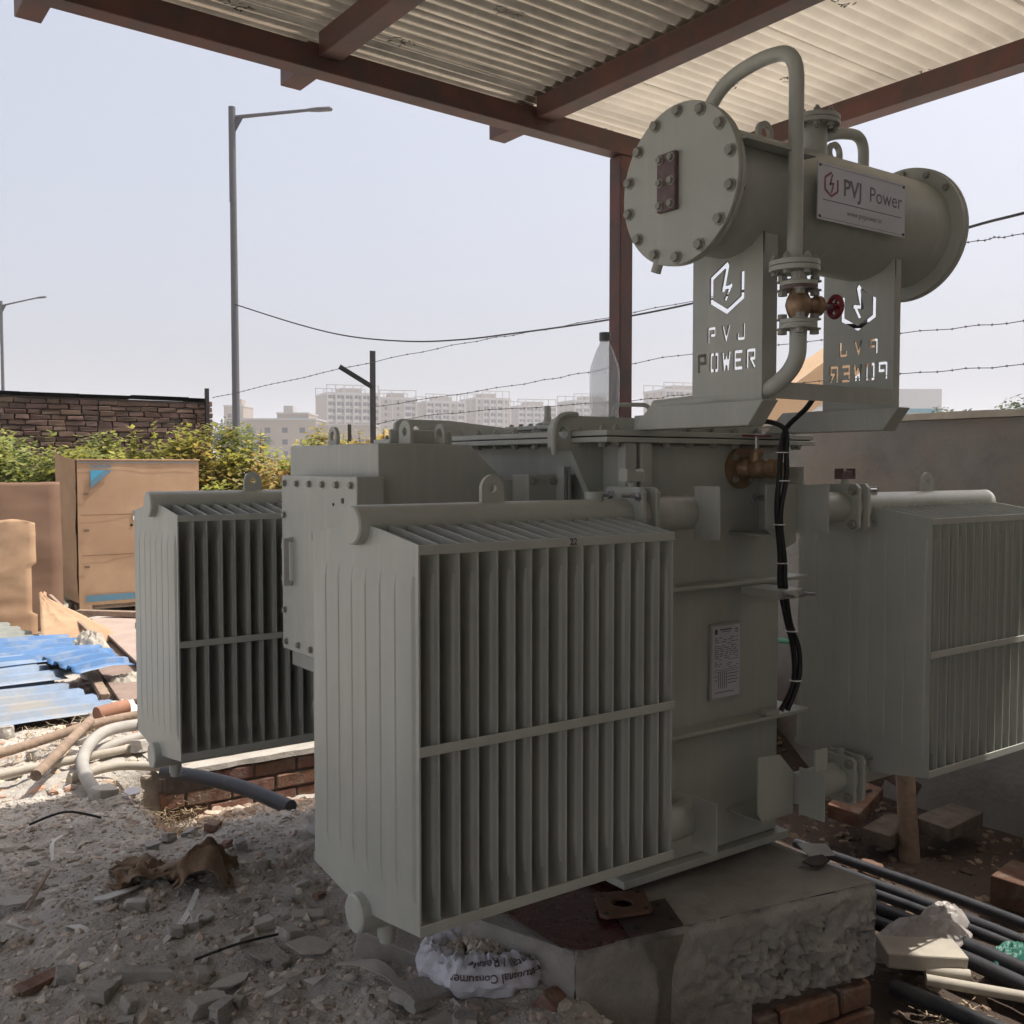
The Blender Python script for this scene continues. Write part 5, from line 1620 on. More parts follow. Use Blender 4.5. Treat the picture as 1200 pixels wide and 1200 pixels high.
def plank(name, label, cat, p, q, w, h, m, up=(0, 0, 1)):
    o = MB().bar(p, q, w, h, up).build(name, M[m], None, bevel=min(w, h) * 0.15)
    tag(o, label, cat)
    return o
def board(label, corners, z, t, m='ply'):
    o = MB().prism(corners, 'XY', z, z + t).build('plywood_board', M[m], None, bevel=0.003)
    tag(o, label, 'board')
board('dark lower plywood sheet under the pale one beside the carton', [(2.05, 9.6), (1.66, 6.45), (3.3, 6.25), (3.6, 9.4)], 0.035, 0.022, 'ply_dark')
board('pale dusty plywood sheet lying in front of the tall carton', [(2.26, 9.75), (1.96, 6.85), (3.6, 6.7), (3.8, 9.6)], 0.095, 0.02)
plank('timber_batten', 'pale timber batten lying across the plywood by the carton', 'timber', (2.20, 9.95, 0.15), (3.2, 8.9, 0.15), 0.07, 0.05, 'wood')
plank('timber_batten', 'thin batten lying along the left edge of the dark plywood', 'timber', (1.98, 9.4, 0.065), (1.62, 6.65, 0.05), 0.06, 0.04, 'wood')
plank('timber_batten', 'thin stick leaning up against the cardboard scrap', 'timber', (1.83, 9.3, 0.40), (2.03, 8.35, 0.09), 0.028, 0.028, 'wood')

def hose(name, label, cat, pts, r, m, n=12):
    o = MB().tube(smoothpath(pts, 6), r, n).build(name, M[m], None, smooth=50)
    tag(o, label, cat)
    return o
hose('bamboo_pole', 'thick brown pole lying below the faded blue sheet', 'pole', [(0.3, 5.40, 0.07), (0.833, 5.55, 0.07), (1.33, 5.80, 0.09), (1.7, 5.98, 0.07)], 0.025, 'wood')
hose('bamboo_pole', 'brown pole slanting across the other pipes', 'pole', [(0.90, 4.95, 0.10), (1.30, 5.66, 0.145)], 0.026, 'wood')
hose('pale_pipe', 'long pale straight pipe lying under the slanting pole', 'pipe', [(0.2, 5.05, 0.05), (0.80, 5.20, 0.06), (1.5, 5.36, 0.05), (2.1, 5.50, 0.045)], 0.022, 'conduit_pale')
hose('grey_conduit', 'grey conduit lying second behind the long pale pipe', 'pipe', [(1.15, 5.30, 0.05), (1.45, 5.52, 0.05), (1.9, 5.62, 0.05)], 0.026, 'conduit')
hose('flexible_hose', 'grey hose curving in an arch by the far radiator', 'hose', [(1.17, 4.66, -0.02), (1.105, 4.80, 0.05), (1.135, 5.10, 0.10), (1.30, 5.42, 0.13), (1.56, 5.62, 0.10), (1.9, 5.72, 0.06)], 0.030, 'conduit')
hose('pale_pipe', 'short pale pipe ending under the far radiator', 'pipe', [(1.06, 5.02, 0.04), (1.28, 5.06, 0.05), (1.50, 4.96, 0.03)], 0.022, 'conduit_pale')
hose('black_duct_pipe', 'thick black pipe sloping down from the low wall into the trench', 'pipe', [(1.46, 4.90, 0.03), (1.56, 4.66, 0.045), (1.66, 4.36, 0.05), (1.74, 4.05, 0.035)], 0.033, 'blackpipe', 16)
hose('terracotta_pipe', 'short terracotta pipe stub beyond the pole ends', 'pipe', [(1.42, 6.02, 0.09), (1.60, 6.08, 0.10)], 0.045, 'terracotta')

# ------------------------------------------------------------------ rubble and litter
def gz(x, y): return ground_h(x, y)
def stone_shape(R, s, flat=0.6):
    b = bmesh.new()
    bmesh.ops.create_icosphere(b, subdivisions=1, radius=1)
    sx, sy, sz = R.uniform(0.6, 1.3), R.uniform(0.5, 1.0), R.uniform(0.3, 0.8) * flat / 0.6
    off = Vector((R.uniform(-9, 9), R.uniform(-9, 9), 0))
    vs = []
    for v in b.verts:
        k = 1 + 0.45 * noise.noise(v.co * 1.3 + off)
        vs.append(Vector((v.co.x * sx * k, v.co.y * sy * k, v.co.z * sz * k)) * s)
    fs = [tuple(v.index for v in f.verts) for f in b.faces]
    b.free()
    return vs, fs
R = random.Random(42)
protos = [stone_shape(R, 1.0) for _ in range(24)]
def scatter(name, label, n, area, smin, smax, tones, seed, pw=2.6, excl=None, mname='stone', sink=0.42):
    R = random.Random(seed)
    b = MB()
    vs_all, fs_all, tn = [], [], []
    k = 0
    while k < n:
        x, y = R.uniform(area[0], area[1]), R.uniform(area[2], area[3])
        if excl and excl(x, y): k += 1; continue
        dens = 0.5 + 0.5 * fbm(x, y, 2, 1.1, 3)
        if R.random() > 0.35 + dens: continue
        s = smin + (smax - smin) * (R.random() ** pw)
        vs, fs = R.choice(protos)
        rot = Matrix.Rotation(R.uniform(0, 2 * pi), 3, 'Z') @ Matrix.Rotation(R.gauss(0, 0.35), 3, 'X')
        z = gz(x, y) + s * 0.3 - s * sink
        o = len(b.v)
        t = R.choice(tones)
        j = R.uniform(0.7, 1.25)
        b.v += [tuple(rot @ (v * s) + Vector((x, y, z))) for v in vs]
        b.f += [tuple(i + o for i in f) for f in fs]
        b.tone += [tuple(c * j for c in t)] * len(vs)
        k += 1
    o = b.build(name, M[mname], None, smooth=0)
    tag(o, label, None, None, 'stuff')
    return o
GREY = [(1, 1, 1), (0.9, 0.89, 0.88), (1.1, 1.08, 1.05), (0.98, 0.92, 0.87), (0.95, 0.84, 0.79), (1.0, 0.97, 0.95)]
inpad = lambda x, y: (x > 1.6 and 2.0 < y < 3.8 and x < 2.85 and y > 2.06 - (x - 1.69) * 0.19) or (x > 1.05 and 4.45 < y < 5.3 and False)
scatter('rubble', 'small broken stones and brick chips strewn over the dirt mound', 17000, (-0.5, 2.0, 1.6, 5.0), 0.004, 0.030, GREY, 1, 4.2, inpad)
scatter('gravel', 'fine grit scattered on the dirt mound', 22000, (-0.5, 2.0, 1.6, 5.0), 0.002, 0.008, GREY, 2, 1.8, inpad)
scatter('yard_rubble', 'sunlit broken brick and stone chips around the pipes', 3500, (0.2, 3.2, 4.95, 7.6), 0.006, 0.05, [(1.2, 0.95, 0.8), (1.3, 1.15, 1.0), (1.25, 0.85, 0.7), (1.0, 0.95, 0.9)], 3, 3.0, lambda x, y: x > 1.45 and 4.95 < y < 5.3)
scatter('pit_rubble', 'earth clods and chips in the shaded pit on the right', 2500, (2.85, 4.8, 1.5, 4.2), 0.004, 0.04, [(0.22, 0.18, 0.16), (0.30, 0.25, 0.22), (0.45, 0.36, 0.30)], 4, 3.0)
scatter('trench_rubble', 'broken brick and mortar heaped against the low wall', 1800, (1.2, 2.6, 4.15, 5.0), 0.006, 0.045, [(1.0, 0.85, 0.75), (1.1, 1.0, 0.92), (0.95, 0.72, 0.6)], 14, 3.0, None)
# dry straw
sb = MB()
R = random.Random(77)
for (cx_, cy_, n, sp) in ((1.30, 6.0, 260, 0.16), (1.50, 5.95, 160, 0.12), (1.55, 5.02, 160, 0.07), (1.40, 4.82, 260, 0.10), (1.95, 6.9, 150, 0.2), (0.8, 5.75, 180, 0.2), (3.2, 3.2, 220, 0.25), (3.02, 1.75, 90, 0.05)):
    for k in range(n):
        x, y = cx_ + R.gauss(0, sp), cy_ + R.gauss(0, sp * 0.6)
        z = gz(x, y) + R.uniform(0.0, 0.05)
        if 1.4 < x < 4 and 4.97 < y < 5.3: z += 0.02
        a, l = R.uniform(0, 2 * pi), R.uniform(0.03, 0.10)
        d = Vector((cos(a), sin(a), R.uniform(-0.3, 0.6))) * l
        w = d.cross(Vector((0, 0, 1))).normalized() * 0.0022
        p = Vector((x, y, z)); m_ = p + d * 0.5 + Vector((0, 0, R.uniform(-0.01, 0.02)))
        sb.add([p - w, p + w, m_ + w, m_ - w, p + d + w * 0.4, p + d - w * 0.4], [(0, 1, 2, 3), (3, 2, 4, 5)])
so_ = sb.build('dry_straw', M['straw'], None, smooth=0)
tag(so_, 'dry straw and weed stalks caught along the pipes and trench', None, None, 'stuff')

def chunk(name, label, cat, x, y, hx, hy, hz, yaw, m, tilt=(0, 0), seed=0, sink=0.2, jit=0.15, group=None, z=None, sub=True):
    """broken slab / brick piece: subdivided box with broken edges"""
    R = random.Random(seed)
    b = bmesh.new()
    bmesh.ops.create_cube(b, size=2)
    bmesh.ops.subdivide_edges(b, edges=b.edges[:], cuts=3, use_grid_fill=True)
    off = Vector((R.uniform(-9, 9), R.uniform(-9, 9), R.uniform(-9, 9)))
    rot = Matrix.Rotation(yaw, 4, 'Z') @ Matrix.Rotation(tilt[0], 4, 'X') @ Matrix.Rotation(tilt[1], 4, 'Y')
    z0 = (gz(x, y) if z is None else z) + hz * (1 - sink)
    mb = MB()
    for v in b.verts:
        q = v.co
        k = 1 + jit * noise.noise(q * 0.9 + off) 
        k2 = 1 + jit * 0.6 * noise.noise(q * 1.9 - off)
        k *= 1 + jit * 0.45 * noise.noise(q * 3.1 + off * 3); k2 *= 1 + jit * 0.45 * noise.noise(q * 2.7 - off * 2)
        cut = max(0.0, q.x * sin(off.x) + q.y * cos(off.x) - 0.75) * min(1.0, jit * 2.2)
        k *= 1 - 0.5 * cut; k2 *= 1 - 0.5 * cut
        p = Vector((q.x * hx * k, q.y * hy * k2, q.z * hz * (1 + jit * 0.5 * noise.noise(q * 1.2 + off * 2))))
        mb.v.append(tuple(rot @ p + Vector((x, y, z0))))
    mb.f = [tuple(v.index for v in f.verts) for f in b.faces]
    b.free()
    mb.tone = [(1, 1, 1)] * len(mb.v)
    o = mb.build(name, M[m], None, smooth=25, bevel=min(hx, hy, hz) * 0.12)
    tag(o, label, cat, group)
    return o
def shard(name, label, cat, x, y, r, yaw, m, tilt=(0.1, 0.1), seed=0, t=0.006, lift=0.012, asp=1.0, n=6):
    R = random.Random(seed)
    poly = []
    for k in range(n):
        a = 2 * pi * (k + R.uniform(-0.3, 0.3)) / n
        rr = r * R.uniform(0.65, 1.1)
        poly.append((rr * cos(a), rr * sin(a) * asp))
    rot = Matrix.Translation((x, y, gz(x, y) + lift)) @ Matrix.Rotation(yaw, 4, 'Z') @ Matrix.Rotation(tilt[0], 4, 'X') @ Matrix.Rotation(tilt[1], 4, 'Y')
    mb = MB().prism(poly, 'XY', 0, t)
    mb.v = [tuple(rot @ Vector(q)) for q in mb.v]
    o = mb.build(name, M[m], None, smooth=0, bevel=0.001)
    tag(o, label, cat)
    return o
def ribbon(name, label, cat, pts, w, m, twist=0.4, t=0.002):
    P = smoothpath(pts, 5)
    mb = MB()
    for i, p in enumerate(P):
        d = (P[min(i + 1, len(P) - 1)] - P[max(i - 1, 0)]).normalized()
        a = twist * sin(i * 0.9)
        sd = d.cross(Vector((sin(a), 0, cos(a)))).normalized() * (w / 2) * (0.5 + 0.5 * sin(pi * min(1, max(0.05, i / (len(P) - 1)))))
        up = sd.cross(d).normalized() * t
        mb.v += [tuple(p - sd), tuple(p + sd), tuple(p + sd + up), tuple(p - sd + up)]
    for i in range(len(P) - 1):
        a, b_ = 4 * i, 4 * i + 4
        for k in range(4):
            mb.f.append((a + k, a + (k + 1) % 4, b_ + (k + 1) % 4, b_ + k))
    n = 4 * (len(P) - 1)
    mb.f += [(0, 1, 2, 3), (n, n + 1, n + 2, n + 3)]
    o = mb.build(name, M[m], None, smooth=40)
    tag(o, label, cat)
rv_, fv_ = Vector((0.812, -0.584, 0)), Vector((0.584, 0.812, 0))
def crumple(name, label, cat, x, y, rx, ry, h, m, seed=0, hollow=0.0, z=None, group=None, ridge=2.2):
    """crumpled sheet or sack: disc with ridged folds standing off the ground"""
    mb = MB()
    nr_, na = 22, 56
    for i in range(nr_ + 1):
        for k in range(na):
            r = i / nr_; a = 2 * pi * k / na
            edge = 1 + 0.22 * noise.noise(Vector((cos(a) * 1.6 + seed, sin(a) * 1.6, 0)))
            px_, py_ = x + rx * r * edge * cos(a), y + ry * r * edge * sin(a)
            rid = 1 - abs(noise.noise(Vector((px_ * ridge / rx, py_ * ridge / ry, seed)))) * 2.0
            rid2 = 1 - abs(noise.noise(Vector((px_ * ridge * 2.6 / rx, py_ * ridge * 2.6 / ry, seed + 5)))) * 2.0
            prof = (1 - r ** 3) if not hollow else (sin(pi * min(1.0, max(0.0, (r - hollow) / (1 - hollow)))) if r > hollow else 0.0)
            zz = h * prof * (0.55 + 0.3 * rid + 0.18 * rid2) + 0.004
            if hollow and r <= hollow: zz = 0.01 + 0.1 * h * rid
            zz *= 1.0
            base = gz(px_, py_) if z is None else z
            mb.v.append((px_, py_, base + max(0.003, zz)))
    for i in range(nr_):
        for k in range(na):
            j = (k + 1) % na
            mb.f.append((i * na + k, i * na + j, (i + 1) * na + j, (i + 1) * na + k))
    o = mb.build(name, M[m], None, smooth=45)
    s = o.modifiers.new('solid', 'SOLIDIFY'); s.thickness = 0.002
    tag(o, label, cat, group)
    return o, mb

def nvec(q): return Vector((noise.noise(q), noise.noise(q + Vector((31.4, 7.7, 0))), noise.noise(q + Vector((0, 13.1, 53.2)))))
cs = MB()
NU, NV = 60, 34
for j in range(NV + 1):
    for i in range(NU + 1):
        u, v = i / NU, j / NV
        p = Vector((1.06, 3.49, 0)) + rv_ * (0.40 * (u - 0.5)) + fv_ * (0.20 * (v - 0.5))
        n0 = nvec(Vector((u * 3.2, v * 1.9, 4.2)))
        n1 = nvec(Vector((u * 8.0, v * 5.0, 1.7)))
        n2_ = nvec(Vector((u * 19.0, v * 12.0, 6.1)))
        env = sst(0, 0.15, u) * sst(0, 0.15, 1 - u)
        q = p + n0 * 0.085 + n1 * 0.030 + n2_ * 0.007
        lump = 0.085 * math.exp(-((u - 0.78) / 0.14) ** 2) + 0.040 * math.exp(-((u - 0.30) / 0.14) ** 2)
        cs.v.append((q.x, q.y, gz(q.x, q.y) + 0.006 + env * lump * (0.6 + 0.5 * sin(v * pi)) + abs(n0.z) * 0.06 + abs(n1.z) * 0.035 + abs(n2_.z) * 0.008))
cs.f = [(j * (NU + 1) + i, j * (NU + 1) + i + 1, (j + 1) * (NU + 1) + i + 1, (j + 1) * (NU + 1) + i) for j in range(NV) for i in range(NU)]
cso = cs.build('crumpled_sacking', M['paper_brown'], None, smooth=60)
cso.modifiers.new('solid', 'SOLIDIFY').thickness = 0.003
tag(cso, 'crumpled brown sacking lying on the dirt mound', 'sacking')
shard('white_scrap', 'flat pale scrap at the left end of the brown sacking', 'scrap', 0.86, 3.44, 0.10, 0.3, 'white_trash', (0.05, 0.05), 2, asp=0.25)
ribbon('white_strip', 'white plastic strip slanting below the brown sacking', 'plastic strip', [(0.86, 2.98, 0.085), (0.98, 3.10, 0.10), (1.06, 3.22, 0.13)], 0.022, 'white_trash', 0.2)
shard('grey_shard', 'dark grey shard at the tip of the slanting white strip', 'shard', 1.03, 3.10, 0.055, 0.5, 'tile', (0.15, 0.1), 4, lift=0.02)
ribbon('white_strip', 'short curved white plastic sliver left of the slanting strip', 'plastic strip', [(0.665, 3.30, 0.085), (0.70, 3.22, 0.10), (0.735, 3.13, 0.08)], 0.024, 'white_trash', 0.2)
ribbon('white_strip', 'forked white plastic sliver at the upper left of the mound', 'plastic strip', [(0.75, 3.86, 0.09), (0.775, 3.98, 0.11), (0.83, 4.08, 0.10)], 0.016, 'white_trash', 0.5)
ribbon('wood_splinter', 'thin pale splinter leaning on the mound near the left edge', 'splinter', [(0.60, 3.50, 0.08), (0.66, 3.58, 0.12), (0.70, 3.64, 0.14)], 0.012, 'wood', 0.2, 0.006)
shard('white_shard', 'small white triangular shard near the left edge', 'shard', 0.535, 3.32, 0.035, 1.2, 'white_trash', (0.5, 0.2), 5, lift=0.03, n=3)
shard('grey_shard', 'dark slab shard at the left edge above the white triangle', 'shard', 0.575, 3.55, 0.06, 0.2, 'tile', (0.2, 0.1), 6, lift=0.02, asp=0.5)
chunk('brick_piece', 'reddish flat brick piece half buried at the lower left edge', 'brick piece', 0.54, 2.98, 0.08, 0.025, 0.012, 0.5, 'brick', (0.05, 0.05), 7)
chunk('concrete_chunk', 'long rounded concrete lump at the bottom left', 'concrete chunk', 0.78, 2.80, 0.07, 0.02, 0.018, -0.45, 'concrete', (0, 0.1), 8, jit=0.3)
chunk('concrete_chunk', 'pale concrete lump cut by the bottom edge', 'concrete chunk', 0.88, 2.62, 0.05, 0.03, 0.02, 0.2, 'concrete_light', (0, 0.1), 9, jit=0.3)
chunk('concrete_chunk', 'whitish angular stone at the bottom left of centre', 'stone', 0.66, 2.80, 0.035, 0.03, 0.02, 0.8, 'concrete_light', (0.1, 0.1), 10, jit=0.3)
chunk('tile_piece', 'pale rectangular tile piece left of the radiator drain', 'tile piece', 1.335, 2.975, 0.048, 0.018, 0.013, -0.45, 'tile', (0.25, 0.05), 11, jit=0.08)
shard('tile_shard', 'rounded grey tile shard below the pale rectangular piece', 'tile shard', 1.245, 2.76, 0.075, -0.4, 'tile', (0.30, 0.12), 12, lift=0.025, asp=0.6)
shard('tile_shard', 'dull green-grey tile shard left of the rounded one', 'tile shard', 1.12, 2.80, 0.065, -0.2, 'concrete', (0.2, 0.1), 13, lift=0.02, asp=0.7)
shard('white_shard', 'white triangular shard pointing right near the bottom', 'shard', 1.19, 2.60, 0.042, 0.4, 'white_trash', (0.3, -0.1), 14, lift=0.025, asp=0.6, n=3)
shard('tile_shard', 'flat pale tile shard on the left of the rubble near the bottom', 'tile shard', 1.00, 2.74, 0.085, 0.1, 'tile', (0.05, 0.05), 15, lift=0.012, asp=0.4)
shard('white_shard', 'thin white shard near the bottom left of centre', 'shard', 1.05, 2.56, 0.05, 0.5, 'white_trash', (0.1, 0.1), 16, lift=0.02, asp=0.3)
ribbon('grey_strip', 'bent grey plastic strip lying below the radiator corner', 'plastic strip', [(1.23, 2.56, 0.10), (1.30, 2.47, 0.115), (1.33, 2.37, 0.09), (1.32, 2.28, 0.07)], 0.045, 'tile', 0.3)
chunk('brick_piece', 'broken mortar-caked brick under the near radiator corner', 'brick piece', 1.42, 2.55, 0.11, 0.045, 0.05, -0.95, 'concrete', (0.25, 0.30), 17, jit=0.12)
chunk('brick_piece', 'pinkish broken brick leaning on the plinth beside the sack', 'brick piece', 1.66, 2.055, 0.06, 0.085, 0.035, 0.3, 'brick', (0.55, 0.15), 18, jit=0.15, z=0.0)
chunk('brick_piece', 'dark brown brick lump behind the white sack', 'brick piece', 1.56, 2.74, 0.06, 0.05, 0.04, 0.6, 'brick', (0.2, 0.1), 19, jit=0.25)
chunk('concrete_chunk', 'grey lump between the sack and the radiator drain', 'concrete chunk', 1.50, 2.72, 0.05, 0.035, 0.03, 0.1, 'concrete', (0.1, 0.1), 20, jit=0.3)
chunk('concrete_chunk', 'large flat grey slab piece below the radiator corner', 'concrete chunk', 1.36, 2.30, 0.07, 0.05, 0.018, 0.2, 'concrete', (0.1, 0.15), 21, jit=0.2)
chunk('concrete_chunk', 'pale lump at the bottom edge below the bent strip', 'stone', 1.33, 2.16, 0.05, 0.03, 0.025, 0.4, 'concrete_light', (0.1, 0.1), 22, jit=0.3)
chunk('concrete_chunk', 'grey block right of the bent strip at the bottom edge', 'stone', 1.385, 2.13, 0.04, 0.03, 0.025, 0.9, 'concrete', (0.1, 0.2), 23, jit=0.4)
shard('pale_shard', 'bluish pale shard on the crest of the mound', 'shard', 1.20, 4.50, 0.045, 0.4, 'sack', (0.5, 0.1), 24, lift=0.04, asp=0.6)
chunk('concrete_chunk', 'grey stone on the crest beside the bluish shard', 'stone', 1.10, 4.56, 0.05, 0.04, 0.03, 0.3, 'tile', (0.1, 0.1), 25, jit=0.3)
chunk('concrete_chunk', 'white angular stone on the crest near the black pipe', 'stone', 1.53, 4.16, 0.06, 0.05, 0.035, 0.6, 'concrete_light', (0.2, 0.2), 26, jit=0.3)
chunk('concrete_chunk', 'grey slab lump tucked behind the near radiator', 'concrete chunk', 1.72, 3.62, 0.07, 0.06, 0.035, 0.2, 'tile', (0.15, 0.1), 27, jit=0.25)
hose('rusty_wire', 'thin dark wire lying across the rubble', 'wire', [(0.93, 2.86, 0.08), (1.05, 2.84, 0.10), (1.18, 2.85, 0.09)], 0.004, 'fence', 6)
hose('rusty_wire', 'thin dark wire near the crest of the mound', 'wire', [(0.75, 4.28, 0.10), (0.88, 4.26, 0.13), (1.0, 4.20, 0.10)], 0.005, 'fence', 6)
# loose stones one can pick out on the mound
R = random.Random(8)
MARKS = [((1.05, 3.50), 'the brown sacking'), ((0.95, 3.08), 'the slanting white strip'), ((0.70, 3.22), 'the curved white sliver'), ((1.335, 2.975), 'the pale rectangular tile'),
         ((1.245, 2.76), 'the rounded tile shard'), ((1.19, 2.60), 'the white triangular shard'), ((1.42, 2.55), 'the mortar-caked brick'), ((0.56, 2.96), 'the flat red brick piece'),
         ((0.80, 2.83), 'the long concrete lump'), ((1.20, 4.50), 'the bluish shard on the crest'), ((0.79, 3.98), 'the forked white sliver'), ((1.53, 4.0), 'the black pipe foot'), ((0.6, 3.5), 'the pale splinter')]
SIDE = lambda d: ('right of' if d.dot(Vector((0.812, -0.584))) > 0 else 'left of') if abs(d.dot(Vector((0.812, -0.584)))) > abs(d.dot(Vector((0.584, 0.812)))) else ('just beyond' if d.dot(Vector((0.584, 0.812))) > 0 else 'in front of')
WORD = {'tile': 'grey', 'concrete': 'brownish grey', 'concrete_light': 'pale', 'brick': 'reddish'}
used_lab = set()
for k in range(60):
    x, y = R.uniform(0.45, 1.50), R.uniform(2.3, 3.95)
    s_ = R.uniform(0.018, 0.034)
    mm_ = R.choice(['tile', 'concrete', 'concrete', 'concrete_light', 'brick'])
    mk = min(MARKS, key=lambda q: (Vector(q[0]) - Vector((x, y))).length)
    lab = '%s %s stone lying %s %s' % ('largish' if s_ > 0.027 else 'small', WORD[mm_], SIDE(Vector((x, y)) - Vector(mk[0])), mk[1])
    if lab in used_lab: continue
    used_lab.add(lab)
    chunk('loose_stone', lab, 'stone', x, y, s_, s_ * R.uniform(0.6, 0.9), s_ * R.uniform(0.4, 0.7), R.uniform(0, 3), mm_, (R.uniform(-.3, .3), R.uniform(-.3, .3)), 200 + k, jit=0.4, group='loose stones on the dirt mound')
R = random.Random(9)
for k in range(30):
    x, y = R.uniform(0.5, 2.2), R.uniform(5.3, 6.6)
    s = R.uniform(0.03, 0.065)
    chunk('brick_rubble', 'sunlit broken brick or stone lying among the pipes', 'brick piece', x, y, s, s * R.uniform(0.5, 0.9), s * R.uniform(0.4, 0.7), R.uniform(0, 3), R.choice(['brick', 'concrete_light', 'brick', 'tile', 'concrete_light']), (R.uniform(-.3, .3), R.uniform(-.3, .3)), 300 + k, jit=0.3, group='sunlit brick rubble among the pipes')
crumple('plastic_bag', 'white plastic bag in the sunlit rubble by the far radiator', 'bag', 1.62, 6.25, 0.14, 0.12, 0.13, 'white_trash', 6)
crumple('plastic_bag', 'pale dusty bag at the end of the blue sheets', 'bag', 1.86, 7.05, 0.16, 0.14, 0.12, 'conduit_pale', 7)
crumple('plastic_bag', 'cream crumpled bag at the tip of the bright blue sheet', 'bag', 1.88, 8.15, 0.15, 0.14, 0.22, 'conduit_pale', 8)

# white woven sack with upside-down print: rolled-open rim round a heap of rubble
SC, SR1, SR2 = Vector((1.585, 2.335, 0.0)), 0.150, 0.120
rv, fv = Vector((0.812, -0.584, 0)), Vector((0.584, 0.812, 0))
def sack_pt(a, t, off=0.0):
    e = Vector((cos(a), sin(a), 0))
    wr = noise.noise(Vector((cos(a) * 2.2, sin(a) * 2.2, 3.3)))
    rt = 0.038 + 0.012 * wr + 0.012 * noise.noise(Vector((cos(a) * 5, sin(a) * 5, t * 1.2)))
    fold = 1 - abs(noise.noise(Vector((cos(a) * 4 + 4, sin(a) * 4, t * 1.6)))) * 2.2
    fold2 = 1 - abs(noise.noise(Vector((cos(a) * 10, sin(a) * 10, t * 2.6)))) * 2.2
    rt += 0.009 * fold + 0.006 * fold2
    rt *= 0.75 + 0.4 * sst(-1.2, 0.8, cos(a))       # fuller on the near side
    rt += off
    rad = 1.0 + 0.10 * noise.noise(Vector((cos(a) * 1.3, sin(a) * 1.3, 8.0)))
    k = rt * cos(t)
    p = SC - fv * (cos(a) * (SR2 * rad + k)) + rv * (sin(a) * (SR1 * rad + k))
    zz = 0.020 + rt * 1.05 * sin(t)
    return Vector((p.x, p.y, max(gz(p.x, p.y) + 0.002, gz(SC.x, SC.y) + zz)))
skm = MB()
NA, NT = 120, 26
for i in range(NA):
    for j in range(NT + 1):
        skm.v.append(tuple(sack_pt(2 * pi * i / NA, radians(215) - radians(255) * j / NT)))
for i in range(NA):
    for j in range(NT):
        k2 = (i + 1) % NA
        skm.f.append((i * (NT + 1) + j, k2 * (NT + 1) + j, k2 * (NT + 1) + j + 1, i * (NT + 1) + j + 1))
sko = skm.build('woven_sack', M['sack'], None, smooth=50)
tag(sko, 'rolled open white woven sack holding rubble beside the plinth', 'sack')
rs = random.Random(17)
rub = MB()
for k in range(260):
    a, r = rs.uniform(0, 2 * pi), sqrt(rs.random()) * 0.125
    p = SC - fv * (cos(a) * r * 0.85) + rv * (sin(a) * r)
    vs_, fs_ = rs.choice(protos)
    sc_ = rs.uniform(0.006, 0.02)
    j = rs.uniform(0.8, 1.3)
    rub.add([v * sc_ + Vector((p.x, p.y, gz(SC.x, SC.y) + 0.035 + 0.03 * (1 - r / 0.125))) for v in vs_], fs_, (j, j * 0.95, j * 0.9))
tag(rub.build('sack_rubble', M['stone'], sko, smooth=0), None, kind='stuff')
def wrap_text(body, size, t0, a0):
    me = text_mesh(body, size, M['sackink'], 'printing', bold=0.0003, align='CENTER')
    for v in me.vertices:
        a = a0 - v.co.x / 0.20
        t = radians(t0) - v.co.y / 0.058
        v.co = sack_pt(a, t, 0.0035)
    link(bpy.data.objects.new('printing', me), sko)
wrap_text('Retail / Resale', 0.038, 62, 0.30)
wrap_text('Institutional Consumer', 0.030, 22, 0.26)
chunk('concrete_chunk', 'dark grey slab piece lying inside the white sack', 'concrete chunk', 1.66, 2.44, 0.045, 0.035, 0.012, 0.4, 'tile', (0.1, 0.1), 31, z=0.085, jit=0.15)
crumple('white_rag', 'white knotted rag at the edge of the plinth by the sack', 'rag', 1.72, 2.22, 0.03, 0.03, 0.04, 'sack', 13, z=0.10)

# things lying on the plinth
def flat_plate(name, label, cat, poly, z, t, m, hole=None, holes=(), bevel=0.001):
    mb = MB()
    if hole: mb.holed(poly, hole[0], hole[1], 'XY', z, z + t, 28)
    else: mb.prism(poly, 'XY', z, z + t)
    o = mb.build(name, M[m], None, smooth=30, bevel=bevel)
    tag(o, label, cat)
    for (hx_, hy_, r) in holes:
        inst('bolt_hole', MB().cyl((0, 0, 0), (0, 0, 0.0012), r, n=14).mesh('bolt_hole', M['black']), o, Matrix.Translation((hx_, hy_, z + t)))
    return o
flat_plate('gasket_sheet', 'oily dark red gasket sheet overhanging the plinth corner', 'gasket sheet', [(1.665, 2.42), (1.668, 2.10), (1.71, 2.045), (1.80, 2.03), (2.02, 2.09), (2.10, 2.33), (1.95, 2.45)], 0.2075, 0.003, 'oilred')
flat_plate('gasket_plate', 'dark square gasket plate with small holes beside the red sheet', 'gasket', [(1.85, 2.02), (2.02, 1.985), (2.10, 2.14), (1.92, 2.17)], 0.2125, 0.006, 'gasket', None, ((1.90, 2.045, 0.013), (2.02, 2.03, 0.010), (2.05, 2.12, 0.010)))
flat_plate('flange_plate', 'rusty square flange plate with a round hole on the plinth', 'flange plate', [(1.84, 2.13), (1.99, 2.075), (2.07, 2.20), (1.93, 2.265)], 0.2225, 0.010, 'gasket_rust', ((1.955, 2.17), 0.032), ((1.87, 2.14, 0.008), (1.985, 2.10, 0.008), (2.04, 2.195, 0.008), (1.935, 2.235, 0.008)))
shard('paper_scrap', 'dark folded paper lying on the plinth by the tank corner', 'paper', 2.70, 2.06, 0.07, 0.3, 'gasket', (0.06, 0.02), 33, lift=0.50, asp=0.5)
bpy.data.objects[-1] if False else None
pp = [o for o in bpy.data.objects if o.name.startswith('paper_scrap')][0]
pp.location.z += 0.215 - (gz(2.70, 2.06) + 0.50)
